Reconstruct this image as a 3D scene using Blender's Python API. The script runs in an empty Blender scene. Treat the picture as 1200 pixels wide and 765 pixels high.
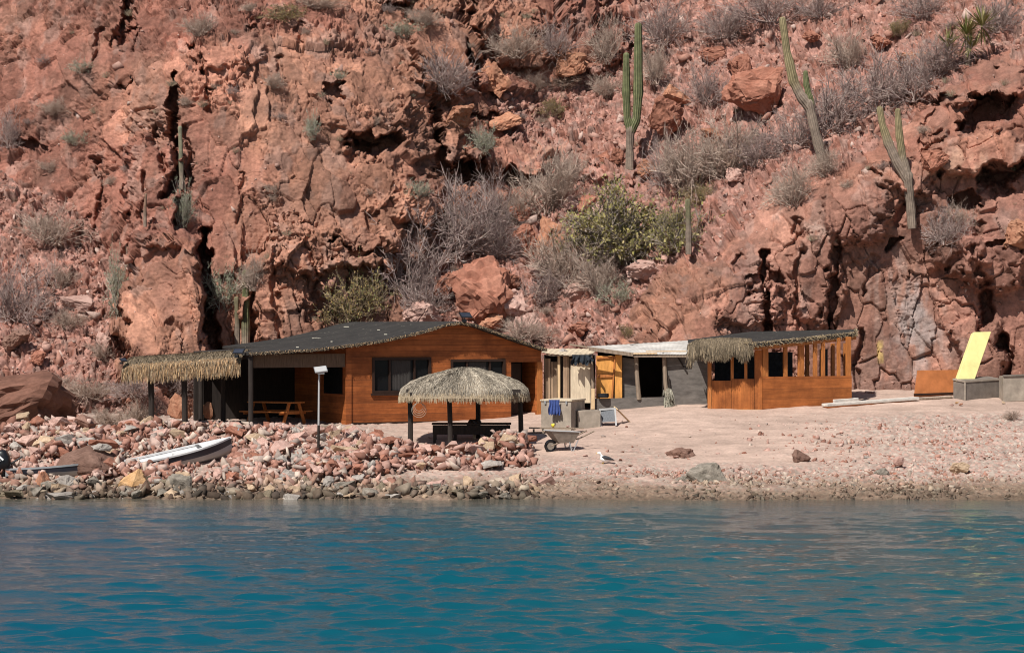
import bpy, bmesh, math, random
import numpy as np
from mathutils import Vector, Matrix

# ------------------------------------------------------------------ basics
F, CX, CY, EYE = 2800.0, 600.0, 382.5, 4.8      # lens in pixels of the 1200 px photo, eye height over the water
rng = np.random.default_rng(7)
random.seed(7)
COL = bpy.context.scene.collection
R = math.radians


def P(px, py, Y):
    return Vector(((px - CX) * Y / F, Y, EYE - (py - CY) * Y / F))


def smooth(a, b, x):
    t = np.clip((x - a) / (b - a), 0, 1)
    return t * t * (3 - 2 * t)


# ------------------------------------------------------------------ numpy noise
def _hash(ix, iy, iz, seed):
    h = (ix.astype(np.uint32) * np.uint32(374761393) + iy.astype(np.uint32) * np.uint32(668265263)
         + iz.astype(np.uint32) * np.uint32(2246822519) + np.uint32((seed * 3266489917) & 0xffffffff))
    h ^= h >> np.uint32(15)
    h *= np.uint32(2246822519)
    h ^= h >> np.uint32(13)
    h *= np.uint32(3266489917)
    h ^= h >> np.uint32(16)
    return h


def _u(h, k=0):
    h = (h + np.uint32((k * 0x9E3779B9) & 0xffffffff))
    h = h * np.uint32(2654435761)
    h ^= h >> np.uint32(15)
    h *= np.uint32(2246822519)
    h ^= h >> np.uint32(13)
    return (h & np.uint32(0xffffff)).astype(np.float32) / np.float32(0xffffff)


def vnoise(p, seed=0):
    i = np.floor(p).astype(np.int64)
    f = (p - i).astype(np.float32)
    f = f * f * f * (f * (f * 6 - 15) + 10)
    out = 0
    for dx in (0, 1):
        for dy in (0, 1):
            for dz in (0, 1):
                v = _u(_hash(i[:, 0] + dx, i[:, 1] + dy, i[:, 2] + dz, seed))
                w = (f[:, 0] if dx else 1 - f[:, 0]) * (f[:, 1] if dy else 1 - f[:, 1]) * (f[:, 2] if dz else 1 - f[:, 2])
                out = out + v * w
    return out * 2 - 1


def fbm(p, octs=4, seed=0, gain=.5):
    a, s, out = 1.0, 1.0, 0
    for o in range(octs):
        out = out + a * vnoise(p * s + o * 17.3, seed + o)
        a *= gain
        s *= 2.03
    return out


def worley(p, seed=0, box=False):
    """nearest jittered cell: facet value, edge distance and three random numbers of the cell"""
    i = np.floor(p).astype(np.int64)
    f = (p - i).astype(np.float32)
    n = len(p)
    d1 = np.full(n, 9, np.float32)
    d2 = np.full(n, 9, np.float32)
    best = np.zeros(n, np.uint32)
    vec = np.zeros((n, 3), np.float32)
    for dx in (-1, 0, 1):
        for dy in (-1, 0, 1):
            for dz in (-1, 0, 1):
                h = _hash(i[:, 0] + dx, i[:, 1] + dy, i[:, 2] + dz, seed)
                vx = f[:, 0] - dx - .1 - .8 * _u(h, 1)
                vy = f[:, 1] - dy - .1 - .8 * _u(h, 2)
                vz = f[:, 2] - dz - .1 - .8 * _u(h, 3)
                d = np.maximum(np.maximum(np.abs(vx), np.abs(vy)), np.abs(vz)) ** 2 if box else vx * vx + vy * vy + vz * vz
                m = d < d1
                d2 = np.where(m, d1, np.minimum(d2, d))
                d1 = np.where(m, d, d1)
                best = np.where(m, h, best)
                vec[m, 0] = vx[m]
                vec[m, 1] = vy[m]
                vec[m, 2] = vz[m]
    g = np.stack([_u(best, 4), _u(best, 5), _u(best, 6)], 1) * 2 - 1
    facet = (vec * g).sum(1)
    return dict(facet=facet, off=_u(best, 7) * 2 - 1, edge=np.sqrt(d2) - np.sqrt(d1), f1=np.sqrt(d1),
                r1=_u(best, 8), r2=_u(best, 9), r3=_u(best, 10))


# ------------------------------------------------------------------ materials
def new_mat(name):
    m = bpy.data.materials.new(name)
    m.use_nodes = True
    nt = m.node_tree
    b = nt.nodes['Principled BSDF']
    b.inputs['Specular IOR Level'].default_value = .25
    b.inputs['Roughness'].default_value = .8
    return m, nt, b


def N(nt, t, **kw):
    n = nt.nodes.new(t)
    for k, v in kw.items():
        setattr(n, k, v)
    return n


def mixc(nt, fac, a, b, mode='MIX'):
    n = N(nt, 'ShaderNodeMix', data_type='RGBA', blend_type=mode)
    for sock, v in ((n.inputs[0], fac), (n.inputs[6], a), (n.inputs[7], b)):
        if hasattr(v, 'links') or isinstance(v, bpy.types.NodeSocket):
            nt.links.new(v, sock)
        elif isinstance(v, (tuple, list)):
            sock.default_value = tuple(v) + (1,) if len(v) == 3 else v
        else:
            sock.default_value = v
    return n.outputs[2]


def math_n(nt, op, a, b=None, c=None):
    n = N(nt, 'ShaderNodeMath', operation=op)
    for s, v in zip(n.inputs, (a, b, c)):
        if v is None:
            continue
        if isinstance(v, bpy.types.NodeSocket):
            nt.links.new(v, s)
        else:
            s.default_value = v
    return n.outputs[0]


def tex_noise(nt, vec, scale, detail=4, rough=.6):
    n = N(nt, 'ShaderNodeTexNoise')
    n.inputs['Scale'].default_value = scale
    n.inputs['Detail'].default_value = detail
    n.inputs['Roughness'].default_value = rough
    nt.links.new(vec, n.inputs['Vector'])
    return n.outputs['Fac']


def ramp(nt, fac, a=.35, b=.65):
    n = N(nt, 'ShaderNodeMapRange')
    n.inputs[1].default_value = a
    n.inputs[2].default_value = b
    nt.links.new(fac, n.inputs[0])
    return n.outputs[0]


def bump(nt, b, h, strength=.5, dist=.02):
    n = N(nt, 'ShaderNodeBump')
    n.inputs['Strength'].default_value = strength
    n.inputs['Distance'].default_value = dist
    nt.links.new(h, n.inputs['Height'])
    nt.links.new(n.outputs[0], b.inputs['Normal'])


def mapped(nt, scale=(1, 1, 1), src='Object'):
    tc = N(nt, 'ShaderNodeTexCoord')
    mp = N(nt, 'ShaderNodeMapping')
    mp.inputs['Scale'].default_value = scale
    nt.links.new(tc.outputs[src], mp.inputs['Vector'])
    return mp.outputs[0]


def mat_attr(name, scale=9, amount=.35, bstr=.5, bdist=.03, rough=.9, spec=.15):
    """colour comes from the mesh's own colour attribute, broken up by noise"""
    m, nt, b = new_mat(name)
    at = N(nt, 'ShaderNodeAttribute', attribute_name='Col')
    v = mapped(nt)
    n1 = tex_noise(nt, v, scale, 8, .7)
    n2 = tex_noise(nt, v, scale * .21, 4, .6)
    k = mixc(nt, ramp(nt, n1, .3, .7), (1 - amount,) * 3, (1 + amount,) * 3)
    k2 = mixc(nt, ramp(nt, n2, .3, .7), (1 - amount * .5,) * 3, (1 + amount * .5,) * 3)
    c = mixc(nt, 1.0, at.outputs['Color'], k, 'MULTIPLY')
    c = mixc(nt, 1.0, c, k2, 'MULTIPLY')
    nt.links.new(c, b.inputs['Base Color'])
    b.inputs['Roughness'].default_value = rough
    b.inputs['Specular IOR Level'].default_value = spec
    if bstr:
        bump(nt, b, n1, bstr, bdist)
    return m


def mat_rock(name, c1, c2, scale=3.0, per=.18):
    """per-stone variation from the object's random number"""
    m, nt, b = new_mat(name)
    v = mapped(nt)
    n1 = tex_noise(nt, v, scale, 8, .7)
    n2 = tex_noise(nt, v, scale * 6, 6, .7)
    c = mixc(nt, ramp(nt, n1), c1, c2)
    oi = N(nt, 'ShaderNodeObjectInfo')
    k = mixc(nt, oi.outputs['Random'], (1 - per,) * 3, (1 + per,) * 3)
    c = mixc(nt, 1.0, c, k, 'MULTIPLY')
    k = mixc(nt, ramp(nt, n2, .3, .7), (.75,) * 3, (1.2,) * 3)
    c = mixc(nt, 1.0, c, k, 'MULTIPLY')
    nt.links.new(c, b.inputs['Base Color'])
    b.inputs['Roughness'].default_value = .92
    b.inputs['Specular IOR Level'].default_value = .15
    bump(nt, b, n2, .6, .03)
    return m


def mat_plain(name, c, rough=.6, var=.15, scale=4, spec=.3, metal=0, stretch=(1, 1, 1)):
    m, nt, b = new_mat(name)
    v = mapped(nt, stretch)
    n1 = tex_noise(nt, v, scale, 6, .65)
    c2 = mixc(nt, ramp(nt, n1, .3, .7), tuple(x * (1 - var) for x in c), tuple(min(1, x * (1 + var)) for x in c))
    nt.links.new(c2, b.inputs['Base Color'])
    b.inputs['Roughness'].default_value = rough
    b.inputs['Specular IOR Level'].default_value = spec
    b.inputs['Metallic'].default_value = metal
    bump(nt, b, n1, .15, .01)
    return m


def mat_wood(name, c, axis='Z', board=.16, seam=.06, var=.2, grain=(2, 2, 30), rough=.6, streak=.25):
    """boards stacked along an axis: seams, a tint per board, grain and weather streaks"""
    m, nt, b = new_mat(name)
    tc = N(nt, 'ShaderNodeTexCoord')
    sp = N(nt, 'ShaderNodeSeparateXYZ')
    nt.links.new(tc.outputs['Object'], sp.inputs[0])
    q = math_n(nt, 'DIVIDE', sp.outputs[axis], board)
    fl = math_n(nt, 'FLOOR', q)
    fr = math_n(nt, 'FRACT', q)
    sm = math_n(nt, 'GREATER_THAN', fr, seam)
    wn = N(nt, 'ShaderNodeTexWhiteNoise', noise_dimensions='1D')
    nt.links.new(fl, wn.inputs['W'])
    mp = N(nt, 'ShaderNodeMapping')
    mp.inputs['Scale'].default_value = grain
    nt.links.new(tc.outputs['Object'], mp.inputs['Vector'])
    g = tex_noise(nt, mp.outputs[0], 1.0, 6, .65)
    st = tex_noise(nt, tc.outputs['Object'], 1.1, 5, .7)
    k = mixc(nt, wn.outputs['Value'], (1 - var,) * 3, (1 + var,) * 3)
    col = mixc(nt, 1.0, c, k, 'MULTIPLY')
    col = mixc(nt, 1.0, col, mixc(nt, ramp(nt, g, .3, .7), (.72,) * 3, (1.25,) * 3), 'MULTIPLY')
    col = mixc(nt, 1.0, col, mixc(nt, ramp(nt, st, .35, .7), (1 - streak, 1 - streak * 1.1, 1 - streak * 1.1), (1.1,) * 3), 'MULTIPLY')
    col = mixc(nt, sm, tuple(x * .35 for x in c), col)
    nt.links.new(col, b.inputs['Base Color'])
    b.inputs['Roughness'].default_value = rough
    bump(nt, b, math_n(nt, 'ADD', math_n(nt, 'MULTIPLY', g, .4), sm), .5, .012)
    return m


M = {}
M['cliff'] = mat_attr('cliff_rock', 7, .3, .7, .05)
M['stones'] = mat_attr('loose_stone', 6, .25, .5, .02)
M['beach'] = mat_attr('beach_sand', 11, .2, .5, .02)
M['straw'] = mat_attr('straw', 20, .3, 0, 0, .85, .1)
M['shrub'] = mat_attr('shrub_wood', 14, .3, 0, 0, .9, .1)
M['cactus'] = mat_attr('cactus_skin', 5, .38, .3, .02, .7, .2)
M['rock_red'] = mat_rock('red_rock', (.26, .105, .068), (.37, .17, .115))
M['rock_pink'] = mat_rock('pink_rock', (.40, .235, .19), (.52, .345, .285))
M['rock_grey'] = mat_rock('grey_rock', (.24, .205, .18), (.44, .39, .34))
M['rock_tan'] = mat_rock('tan_rock', (.36, .245, .155), (.52, .38, .26))
M['rock_brown'] = mat_rock('brown_rock', (.17, .095, .07), (.28, .165, .125))
M['rock_dark'] = mat_rock('dark_brown_rock', (.125, .06, .042), (.205, .10, .070))
M['rock_orange'] = mat_rock('orange_rock', (.34, .145, .085), (.46, .24, .15))
M['rock_ochre'] = mat_rock('ochre_rock', (.45, .25, .11), (.54, .34, .18))
M['rock_algae'] = mat_rock('algae_rock', (.13, .112, .088), (.29, .25, .205), 4)
M['rock_wet'] = mat_rock('wet_rock', (.10, .08, .055), (.24, .19, .13), 4)
M['wood_cabin'] = mat_wood('varnished_boards', (.40, .120, .033), 'Z', .19, .05, .18, (1.2, 1.2, 14), .65, .42)
M['wood_hut'] = mat_wood('varnished_panel', (.39, .125, .034), 'Z', .34, .02, .14, (1.3, 1.3, 12), .55, .42)
M['wood_hut_v'] = mat_wood('varnished_upright_boards', (.50, .165, .042), 'X', .42, .02, .14, (9, 9, 1.1), .55, .5)
M['wood_post'] = mat_plain('varnished_post', (.42, .15, .04), .6, .3, 5, .3, 0, (4, 4, .6))
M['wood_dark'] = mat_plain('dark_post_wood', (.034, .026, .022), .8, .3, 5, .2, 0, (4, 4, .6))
M['wood_grey'] = mat_plain('weathered_post', (.25, .19, .14), .85, .35, 5, .15, 0, (5, 5, .6))
M['wood_grey_boards'] = mat_wood('weathered_boards', (.36, .25, .16), 'X', .17, .10, .35, (14, 14, 1.0), .85, .35)
M['wood_pale'] = mat_plain('pale_timber', (.60, .43, .25), .75, .25, 5, .15, 0, (5, 5, .6))
M['wood_table'] = mat_plain('table_timber', (.42, .14, .035), .6, .3, 5, .3, 0, (3, 3, 3))
M['ply_orange'] = mat_plain('orange_plywood', (.62, .29, .075), .65, .3, 3.5, .2, 0, (3, 3, .8))
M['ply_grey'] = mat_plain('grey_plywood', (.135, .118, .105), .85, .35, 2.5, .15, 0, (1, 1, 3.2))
M['valance'] = mat_plain('brown_valance', (.15, .098, .066), .85, .3, 5, .1, 0, (6, 6, .6))
M['thatch'] = mat_plain('thatch_body', (.30, .235, .165), .95, .35, 9, .05, 0, (6, 6, 1))
M['felt'], _nt, _b = new_mat('roof_felt')
_v = mapped(_nt)
_c = mixc(_nt, ramp(_nt, tex_noise(_nt, _v, 1.6, 6, .7), .3, .7), (.020, .019, .018), (.046, .042, .038))
_c = mixc(_nt, ramp(_nt, tex_noise(_nt, _v, 9, 2, .5), .70, .74), _c, (.30, .27, .22))
_nt.links.new(_c, _b.inputs['Base Color'])
_b.inputs['Roughness'].default_value = .95
bump(_nt, _b, tex_noise(_nt, _v, 7, 5, .6), .4, .03)
M['white_sheet'] = mat_plain('white_sheet', (.50, .47, .43), .75, .35, 1.3, .15)
M['white_board'] = mat_plain('white_board_paint', (.60, .56, .50), .7, .25, 2.5, .2, 0, (.6, 3, 3))
M['cream_board'] = mat_plain('cream_board', (.58, .475, .34), .75, .25, 3, .15, 0, (4, 4, .7))
M['foam'] = mat_plain('yellow_foam', (.70, .64, .27), .8, .14, 2.2, .1)
M['crate_grey'] = mat_plain('grey_crate', (.33, .275, .22), .75, .30, 2.6, .2)
M['crate_shade'] = mat_plain('taupe_crate', (.19, .16, .135), .75, .30, 2.6, .2)
M['orange_panel'] = mat_plain('rusty_orange_panel', (.48, .17, .06), .65, .25, 2.2, .2)
M['white_paint'] = mat_plain('white_paint', (.78, .78, .77), .4, .08, 3, .4)
M['grey_paint'] = mat_plain('grey_paint', (.42, .41, .40), .5, .1, 3, .3)
M['boat_white'] = mat_plain('chalky_boat_paint', (.62, .61, .60), .6, .22, 2.4, .25)
M['navy'] = mat_plain('navy_paint', (.025, .027, .038), .35, .2, 3, .5)
M['black'] = mat_plain('black_plastic', (.012, .012, .014), .3, .2, 5, .5)
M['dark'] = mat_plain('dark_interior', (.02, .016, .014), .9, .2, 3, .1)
M['dark_cloth'] = mat_plain('dark_cloth', (.03, .035, .042), .95, .4, 8, .1)
M['blue_cloth'] = mat_plain('blue_cloth', (.055, .085, .24), .9, .35, 14, .1)
M['dark_glass'] = mat_plain('dark_glass', (.010, .010, .011), .2, .1, 3, .18)
M['curtain'] = mat_plain('grey_curtain', (.055, .05, .046), .95, .3, 10, .1, 0, (9, 9, .4))
M['frame_brown'] = mat_plain('brown_frame', (.034, .017, .011), .6, .2, 4, .25)
M['steel'] = mat_plain('galvanised_steel', (.42, .42, .42), .4, .1, 4, .5, .5)
M['panel_cells'] = mat_plain('solar_cells', (.035, .04, .055), .35, .2, 6, .2)
M['barrow'] = mat_plain('dusty_steel_tray', (.26, .22, .18), .65, .3, 5, .3)
M['yellow'] = mat_plain('yellow_plastic', (.75, .58, .05), .5, .1, 4, .35)
M['mesh'] = mat_plain('grey_mesh', (.13, .135, .145), .6, .25, 22, .2)
M['rope'] = mat_plain('pale_rope', (.48, .44, .36), .9, .25, 14, .1)
M['feather_white'] = mat_plain('white_feathers', (.82, .81, .79), .8, .06, 9, .15)
M['feather_dark'] = mat_plain('slate_feathers', (.055, .055, .06), .8, .2, 9, .15)
M['beak'] = mat_plain('yellow_beak', (.62, .40, .06), .5, .1, 4, .3)
M['guano'] = mat_plain('white_guano', (.68, .63, .58), .9, .2, 9, .1)


# ------------------------------------------------------------------ object helpers
def tag(o, label=None, cat=None, group=None, kind=None):
    for k, v in (('label', label), ('category', cat), ('group', group), ('kind', kind)):
        if v:
            o[k] = v
    return o


def thing(name, loc, label, cat, group=None, rz=0):
    o = bpy.data.objects.new(name, None)
    COL.objects.link(o)
    o.location = loc
    o.rotation_euler = (0, 0, rz)
    o.empty_display_size = .2
    return tag(o, label, cat, group)


class MB:
    """collects simple solids (world coordinates) and links them as ONE mesh object"""

    def __init__(s):
        s.v, s.f = [], []

    def add(s, vs, fs):
        k = len(s.v)
        s.v += [tuple(v) for v in vs]
        s.f += [tuple(i + k for i in f) for f in fs]
        return s

    def hexa(s, b, t):
        """bottom 4 points and top 4 points, same winding"""
        return s.add(list(b) + list(t), [(3, 2, 1, 0), (4, 5, 6, 7), (0, 1, 5, 4), (1, 2, 6, 5), (2, 3, 7, 6), (3, 0, 4, 7)])

    def box(s, c, size, rz=0, tilt=None):
        c = Vector(c)
        m = Matrix.Rotation(rz, 3, 'Z')
        if tilt:
            m = m @ tilt
        sx, sy, sz = (x / 2 for x in size)
        q = [(-sx, -sy), (sx, -sy), (sx, sy), (-sx, sy)]
        return s.hexa([c + m @ Vector((a, b, -sz)) for a, b in q], [c + m @ Vector((a, b, sz)) for a, b in q])

    def beam(s, p0, p1, w, h, up=(0, 0, 1)):
        p0, p1 = Vector(p0), Vector(p1)
        d = (p1 - p0).normalized()
        up = Vector(up)
        if abs(d.dot(up)) > .95:
            up = Vector((0, 1, 0))
        a = d.cross(up).normalized() * w / 2
        b = a.cross(d).normalized() * h / 2
        q = [-a - b, a - b, a + b, -a + b]
        return s.hexa([p0 + x for x in q], [p1 + x for x in q])

    def tube(s, pts, rad, n=8, cap=True):
        pts = [Vector(p) for p in pts]
        if not hasattr(rad, '__len__'):
            rad = [rad] * len(pts)
        vs, fs = [], []
        for i, p in enumerate(pts):
            d = (pts[min(i + 1, len(pts) - 1)] - pts[max(i - 1, 0)]).normalized()
            up = Vector((0, 0, 1)) if abs(d.z) < .9 else Vector((0, 1, 0))
            a = d.cross(up).normalized()
            b = d.cross(a).normalized()
            for k in range(n):
                t = 2 * math.pi * k / n
                vs.append(p + (a * math.cos(t) + b * math.sin(t)) * rad[i])
        for i in range(len(pts) - 1):
            for k in range(n):
                k2 = (k + 1) % n
                fs.append((i * n + k, i * n + k2, (i + 1) * n + k2, (i + 1) * n + k))
        if cap:
            fs.append(tuple(range(n - 1, -1, -1)))
            fs.append(tuple((len(pts) - 1) * n + k for k in range(n)))
        return s.add(vs, fs)

    def build(s, name, mat, parent=None, smooth_=False, bevel=0):
        me = bpy.data.meshes.new(name)
        off = Vector(parent_origin(parent)) if parent else Vector((0, 0, 0))
        if parent is None and s.v:
            off = Vector((sum(v[0] for v in s.v) / len(s.v), sum(v[1] for v in s.v) / len(s.v), min(v[2] for v in s.v)))
        me.from_pydata([tuple(Vector(v) - off) for v in s.v], [], s.f)
        bm = bmesh.new()
        bm.from_mesh(me)
        bmesh.ops.recalc_face_normals(bm, faces=bm.faces)
        bm.to_mesh(me)
        bm.free()
        me.materials.append(mat)
        if smooth_:
            me.polygons.foreach_set('use_smooth', [True] * len(me.polygons))
        o = bpy.data.objects.new(name, me)
        COL.objects.link(o)
        if parent:
            o.parent = parent
        else:
            o.location = off
        if bevel:
            md = o.modifiers.new('edge', 'BEVEL')
            md.width = bevel
            md.segments = 2
            md.limit_method = 'ANGLE'
        return o


def parent_origin(o):
    p = Vector((0, 0, 0))
    while o:
        p += Vector(o.location)
        o = o.parent
    return p


def raw_mesh(name, verts, faces, mat, col=None, parent=None, smooth_=False):
    """fast mesh from numpy arrays; faces is (n,3) or (n,4)"""
    me = bpy.data.meshes.new(name)
    verts = np.asarray(verts, np.float32)
    faces = np.asarray(faces, np.int32)
    me.vertices.add(len(verts))
    me.vertices.foreach_set('co', verts.ravel())
    k = faces.shape[1]
    me.loops.add(faces.size)
    me.loops.foreach_set('vertex_index', faces.ravel())
    me.polygons.add(len(faces))
    me.polygons.foreach_set('loop_start', np.arange(0, faces.size, k, dtype=np.int32))
    me.polygons.foreach_set('loop_total', np.full(len(faces), k, np.int32))
    if smooth_:
        me.polygons.foreach_set('use_smooth', np.ones(len(faces), bool))
    me.update(calc_edges=True)
    if col is not None:
        a = me.attributes.new('Col', 'FLOAT_COLOR', 'POINT')
        c = np.ones((len(verts), 4), np.float32)
        c[:, :3] = col
        a.data.foreach_set('color', c.ravel())
    if mat:
        me.materials.append(mat)
    if name is None:
        return me
    o = bpy.data.objects.new(name, me)
    COL.objects.link(o)
    if parent:
        o.parent = parent
    return o


def grid_faces(nr, nc):
    i = np.arange(nr * nc).reshape(nr, nc)
    return np.stack([i[:-1, :-1], i[:-1, 1:], i[1:, 1:], i[1:, :-1]], -1).reshape(-1, 4)


# ------------------------------------------------------------------ light, sky, camera
sc = bpy.context.scene
SUN = Vector((-.32, -.54, .78)).normalized()
el, az = math.asin(SUN.z), math.atan2(SUN.x, SUN.y)
w = bpy.data.worlds.new('World')
sc.world = w
w.use_nodes = True
bg = w.node_tree.nodes['Background']
sky = w.node_tree.nodes.new('ShaderNodeTexSky')
sky.sky_type = 'NISHITA'
sky.sun_disc = False
sky.sun_elevation = el
sky.sun_rotation = az
w.node_tree.links.new(sky.outputs[0], bg.inputs[0])
bg.inputs[1].default_value = .054
sl = bpy.data.lights.new('sun', 'SUN')
sl.energy = 4.3
sl.angle = R(.5)
sl.color = (1, .965, .91)
so = bpy.data.objects.new('sun', sl)
COL.objects.link(so)
so.rotation_euler = SUN.to_track_quat('Z', 'Y').to_euler()
so.location = (0, 0, 60)
cd = bpy.data.cameras.new('camera')
cd.sensor_width = 36
cd.lens = F / 1200 * 36
cd.clip_end = 2000
co = bpy.data.objects.new('camera', cd)
COL.objects.link(co)
co.location = (0, 0, EYE)
co.rotation_euler = (R(90), 0, 0)
sc.camera = co
sc.view_settings.view_transform = 'Standard'
sc.view_settings.look = 'None'
sc.view_settings.exposure = .37
sc.view_settings.gamma = 1
sc.cycles.filter_width = 1.05
sc.cycles.max_bounces = 5
sc.cycles.diffuse_bounces = 3

# ------------------------------------------------------------------ beach terrain
PROF = {
    -6.0: [(30, -6), (60, -1.6), (66, -.16), (67, .03), (69, .48), (71, .90), (73, 1.32), (74.6, 1.50), (76, 1.48), (79, 1.53), (86, 1.7), (95, 2.0), (300, 4)],
    0.0: [(30, -6), (60, -1.6), (66, -.12), (67, .04), (69, .34), (72, .72), (75, 1.08), (77, 1.33), (79, 1.52), (82, 1.68), (86, 2.0), (95, 2.4), (300, 5)],
    7.0: [(30, -6), (60, -1.6), (65.6, -.12), (66.6, .04), (69, .40), (72, .80), (75, 1.20), (78, 1.60), (81, 2.0), (85, 2.36), (95, 2.9), (300, 5)],
}


def ground(X, Y):
    X = np.asarray(X, float)
    Y = np.asarray(Y, float)
    zs = [np.interp(Y, [a for a, b in PROF[k]], [b for a, b in PROF[k]]) for k in (-6.0, 0.0, 7.0)]
    t1 = smooth(-6.5, -2.5, X)
    t2 = smooth(-1, 7, X)
    return zs[0] * (1 - t1) + t1 * (zs[1] * (1 - t2) + zs[2] * t2)


def gz(X, Y):
    return float(ground(X, Y))


def on_ground(px, py):
    """the point of the beach seen at this place of the photograph"""
    Y = np.linspace(64, 92, 1200)
    X = (px - CX) * Y / F
    yy = CY + (EYE - ground(X, Y)) * F / Y
    ok = np.where(yy <= py)[0]
    k = ok[0] if len(ok) else len(Y) - 1
    return Vector((X[k], Y[k], gz(X[k], Y[k])))


def beach():
    xs = np.concatenate([[-260, -120, -70, -45, -32, -26], np.arange(-21, 21.01, .048), [26, 32, 45, 70, 120, 260]])
    ys = np.concatenate([[20, 40, 52, 58, 61], np.arange(63.5, 80, .05), np.arange(80, 90, .12), [95, 110, 200]])
    X, Y = np.meshgrid(xs, ys)
    x, y = X.ravel(), Y.ravel()
    wob = .35 * vnoise(np.stack([x * .35, y * 0, y * 0], 1), 3) + .12 * vnoise(np.stack([x * 1.6, y * 0, y * 0], 1), 4)
    z = ground(x, y + wob * smooth(72, 67, y))
    p = np.stack([x, y, z], 1).astype(np.float32)
    f1 = fbm(p * np.array([.5, .8, 1]), 4, 11)
    f2 = fbm(p * np.array([2.2, 3.2, 2]), 3, 21)
    # gravel where the photo has it: along the water, and over most of the right foreshore
    grav = np.clip(smooth(.95, .35, z + .35 * f1) + smooth(8.5, 14, x + 2.2 * f1) * smooth(81, 79, y), 0, 1)
    grav = np.maximum(grav, .85 * smooth(-2.5, -5.5, x))
    w1 = worley(p / np.array([.20, .20, .16]), 31)
    w2 = worley(p / .10, 32)
    near = (np.abs(x) < 22) & (y > 63)
    bmp = grav * ((w1['r1'] > .45) * np.clip(.06 - .07 * w1['f1'], 0, 1) * 1.2 + .045 * (w2['off'] * .5 + w2['facet'] * .6))
    z = z + near * (bmp + .035 * f1 + .012 * f2)
    sand = np.array([.435, .312, .25])
    pink = np.array([.39, .25, .205])
    grey = np.array([.36, .30, .25])
    f3 = fbm(p * np.array([.9, 3.5, 2]), 4, 25)
    c = sand[None] * (1 + .14 * f1[:, None]) * (1 + .08 * f2[:, None]) * (1 + .10 * f3[:, None])
    st = np.where((w2['r1'] < .5)[:, None], pink[None], grey[None]) * (.65 + .6 * w2['r2'])[:, None]
    c = c * (1 - .8 * grav[:, None]) + st * .8 * grav[:, None]
    # weedy, damp band just above the water line
    h = z + .12 * f1
    damp = (smooth(.56, .18, h))[:, None]
    weed = np.array([.175, .118, .078])[None] * (.6 + .8 * w2['r3'])[:, None]
    c = c * (1 - .8 * damp) + weed * .8 * damp
    wet = smooth(.17, .04, h)[:, None]
    c = c * (1 - .6 * wet) + np.array([.09, .065, .045]) * .6 * wet
    o = raw_mesh('beach', np.stack([x, y, z], 1), grid_faces(len(ys), len(xs)), M['beach'], np.clip(c, .01, .9))
    tag(o, 'pale pink sand and gravel beach rising from the water', 'beach', kind='structure')


beach()

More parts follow.
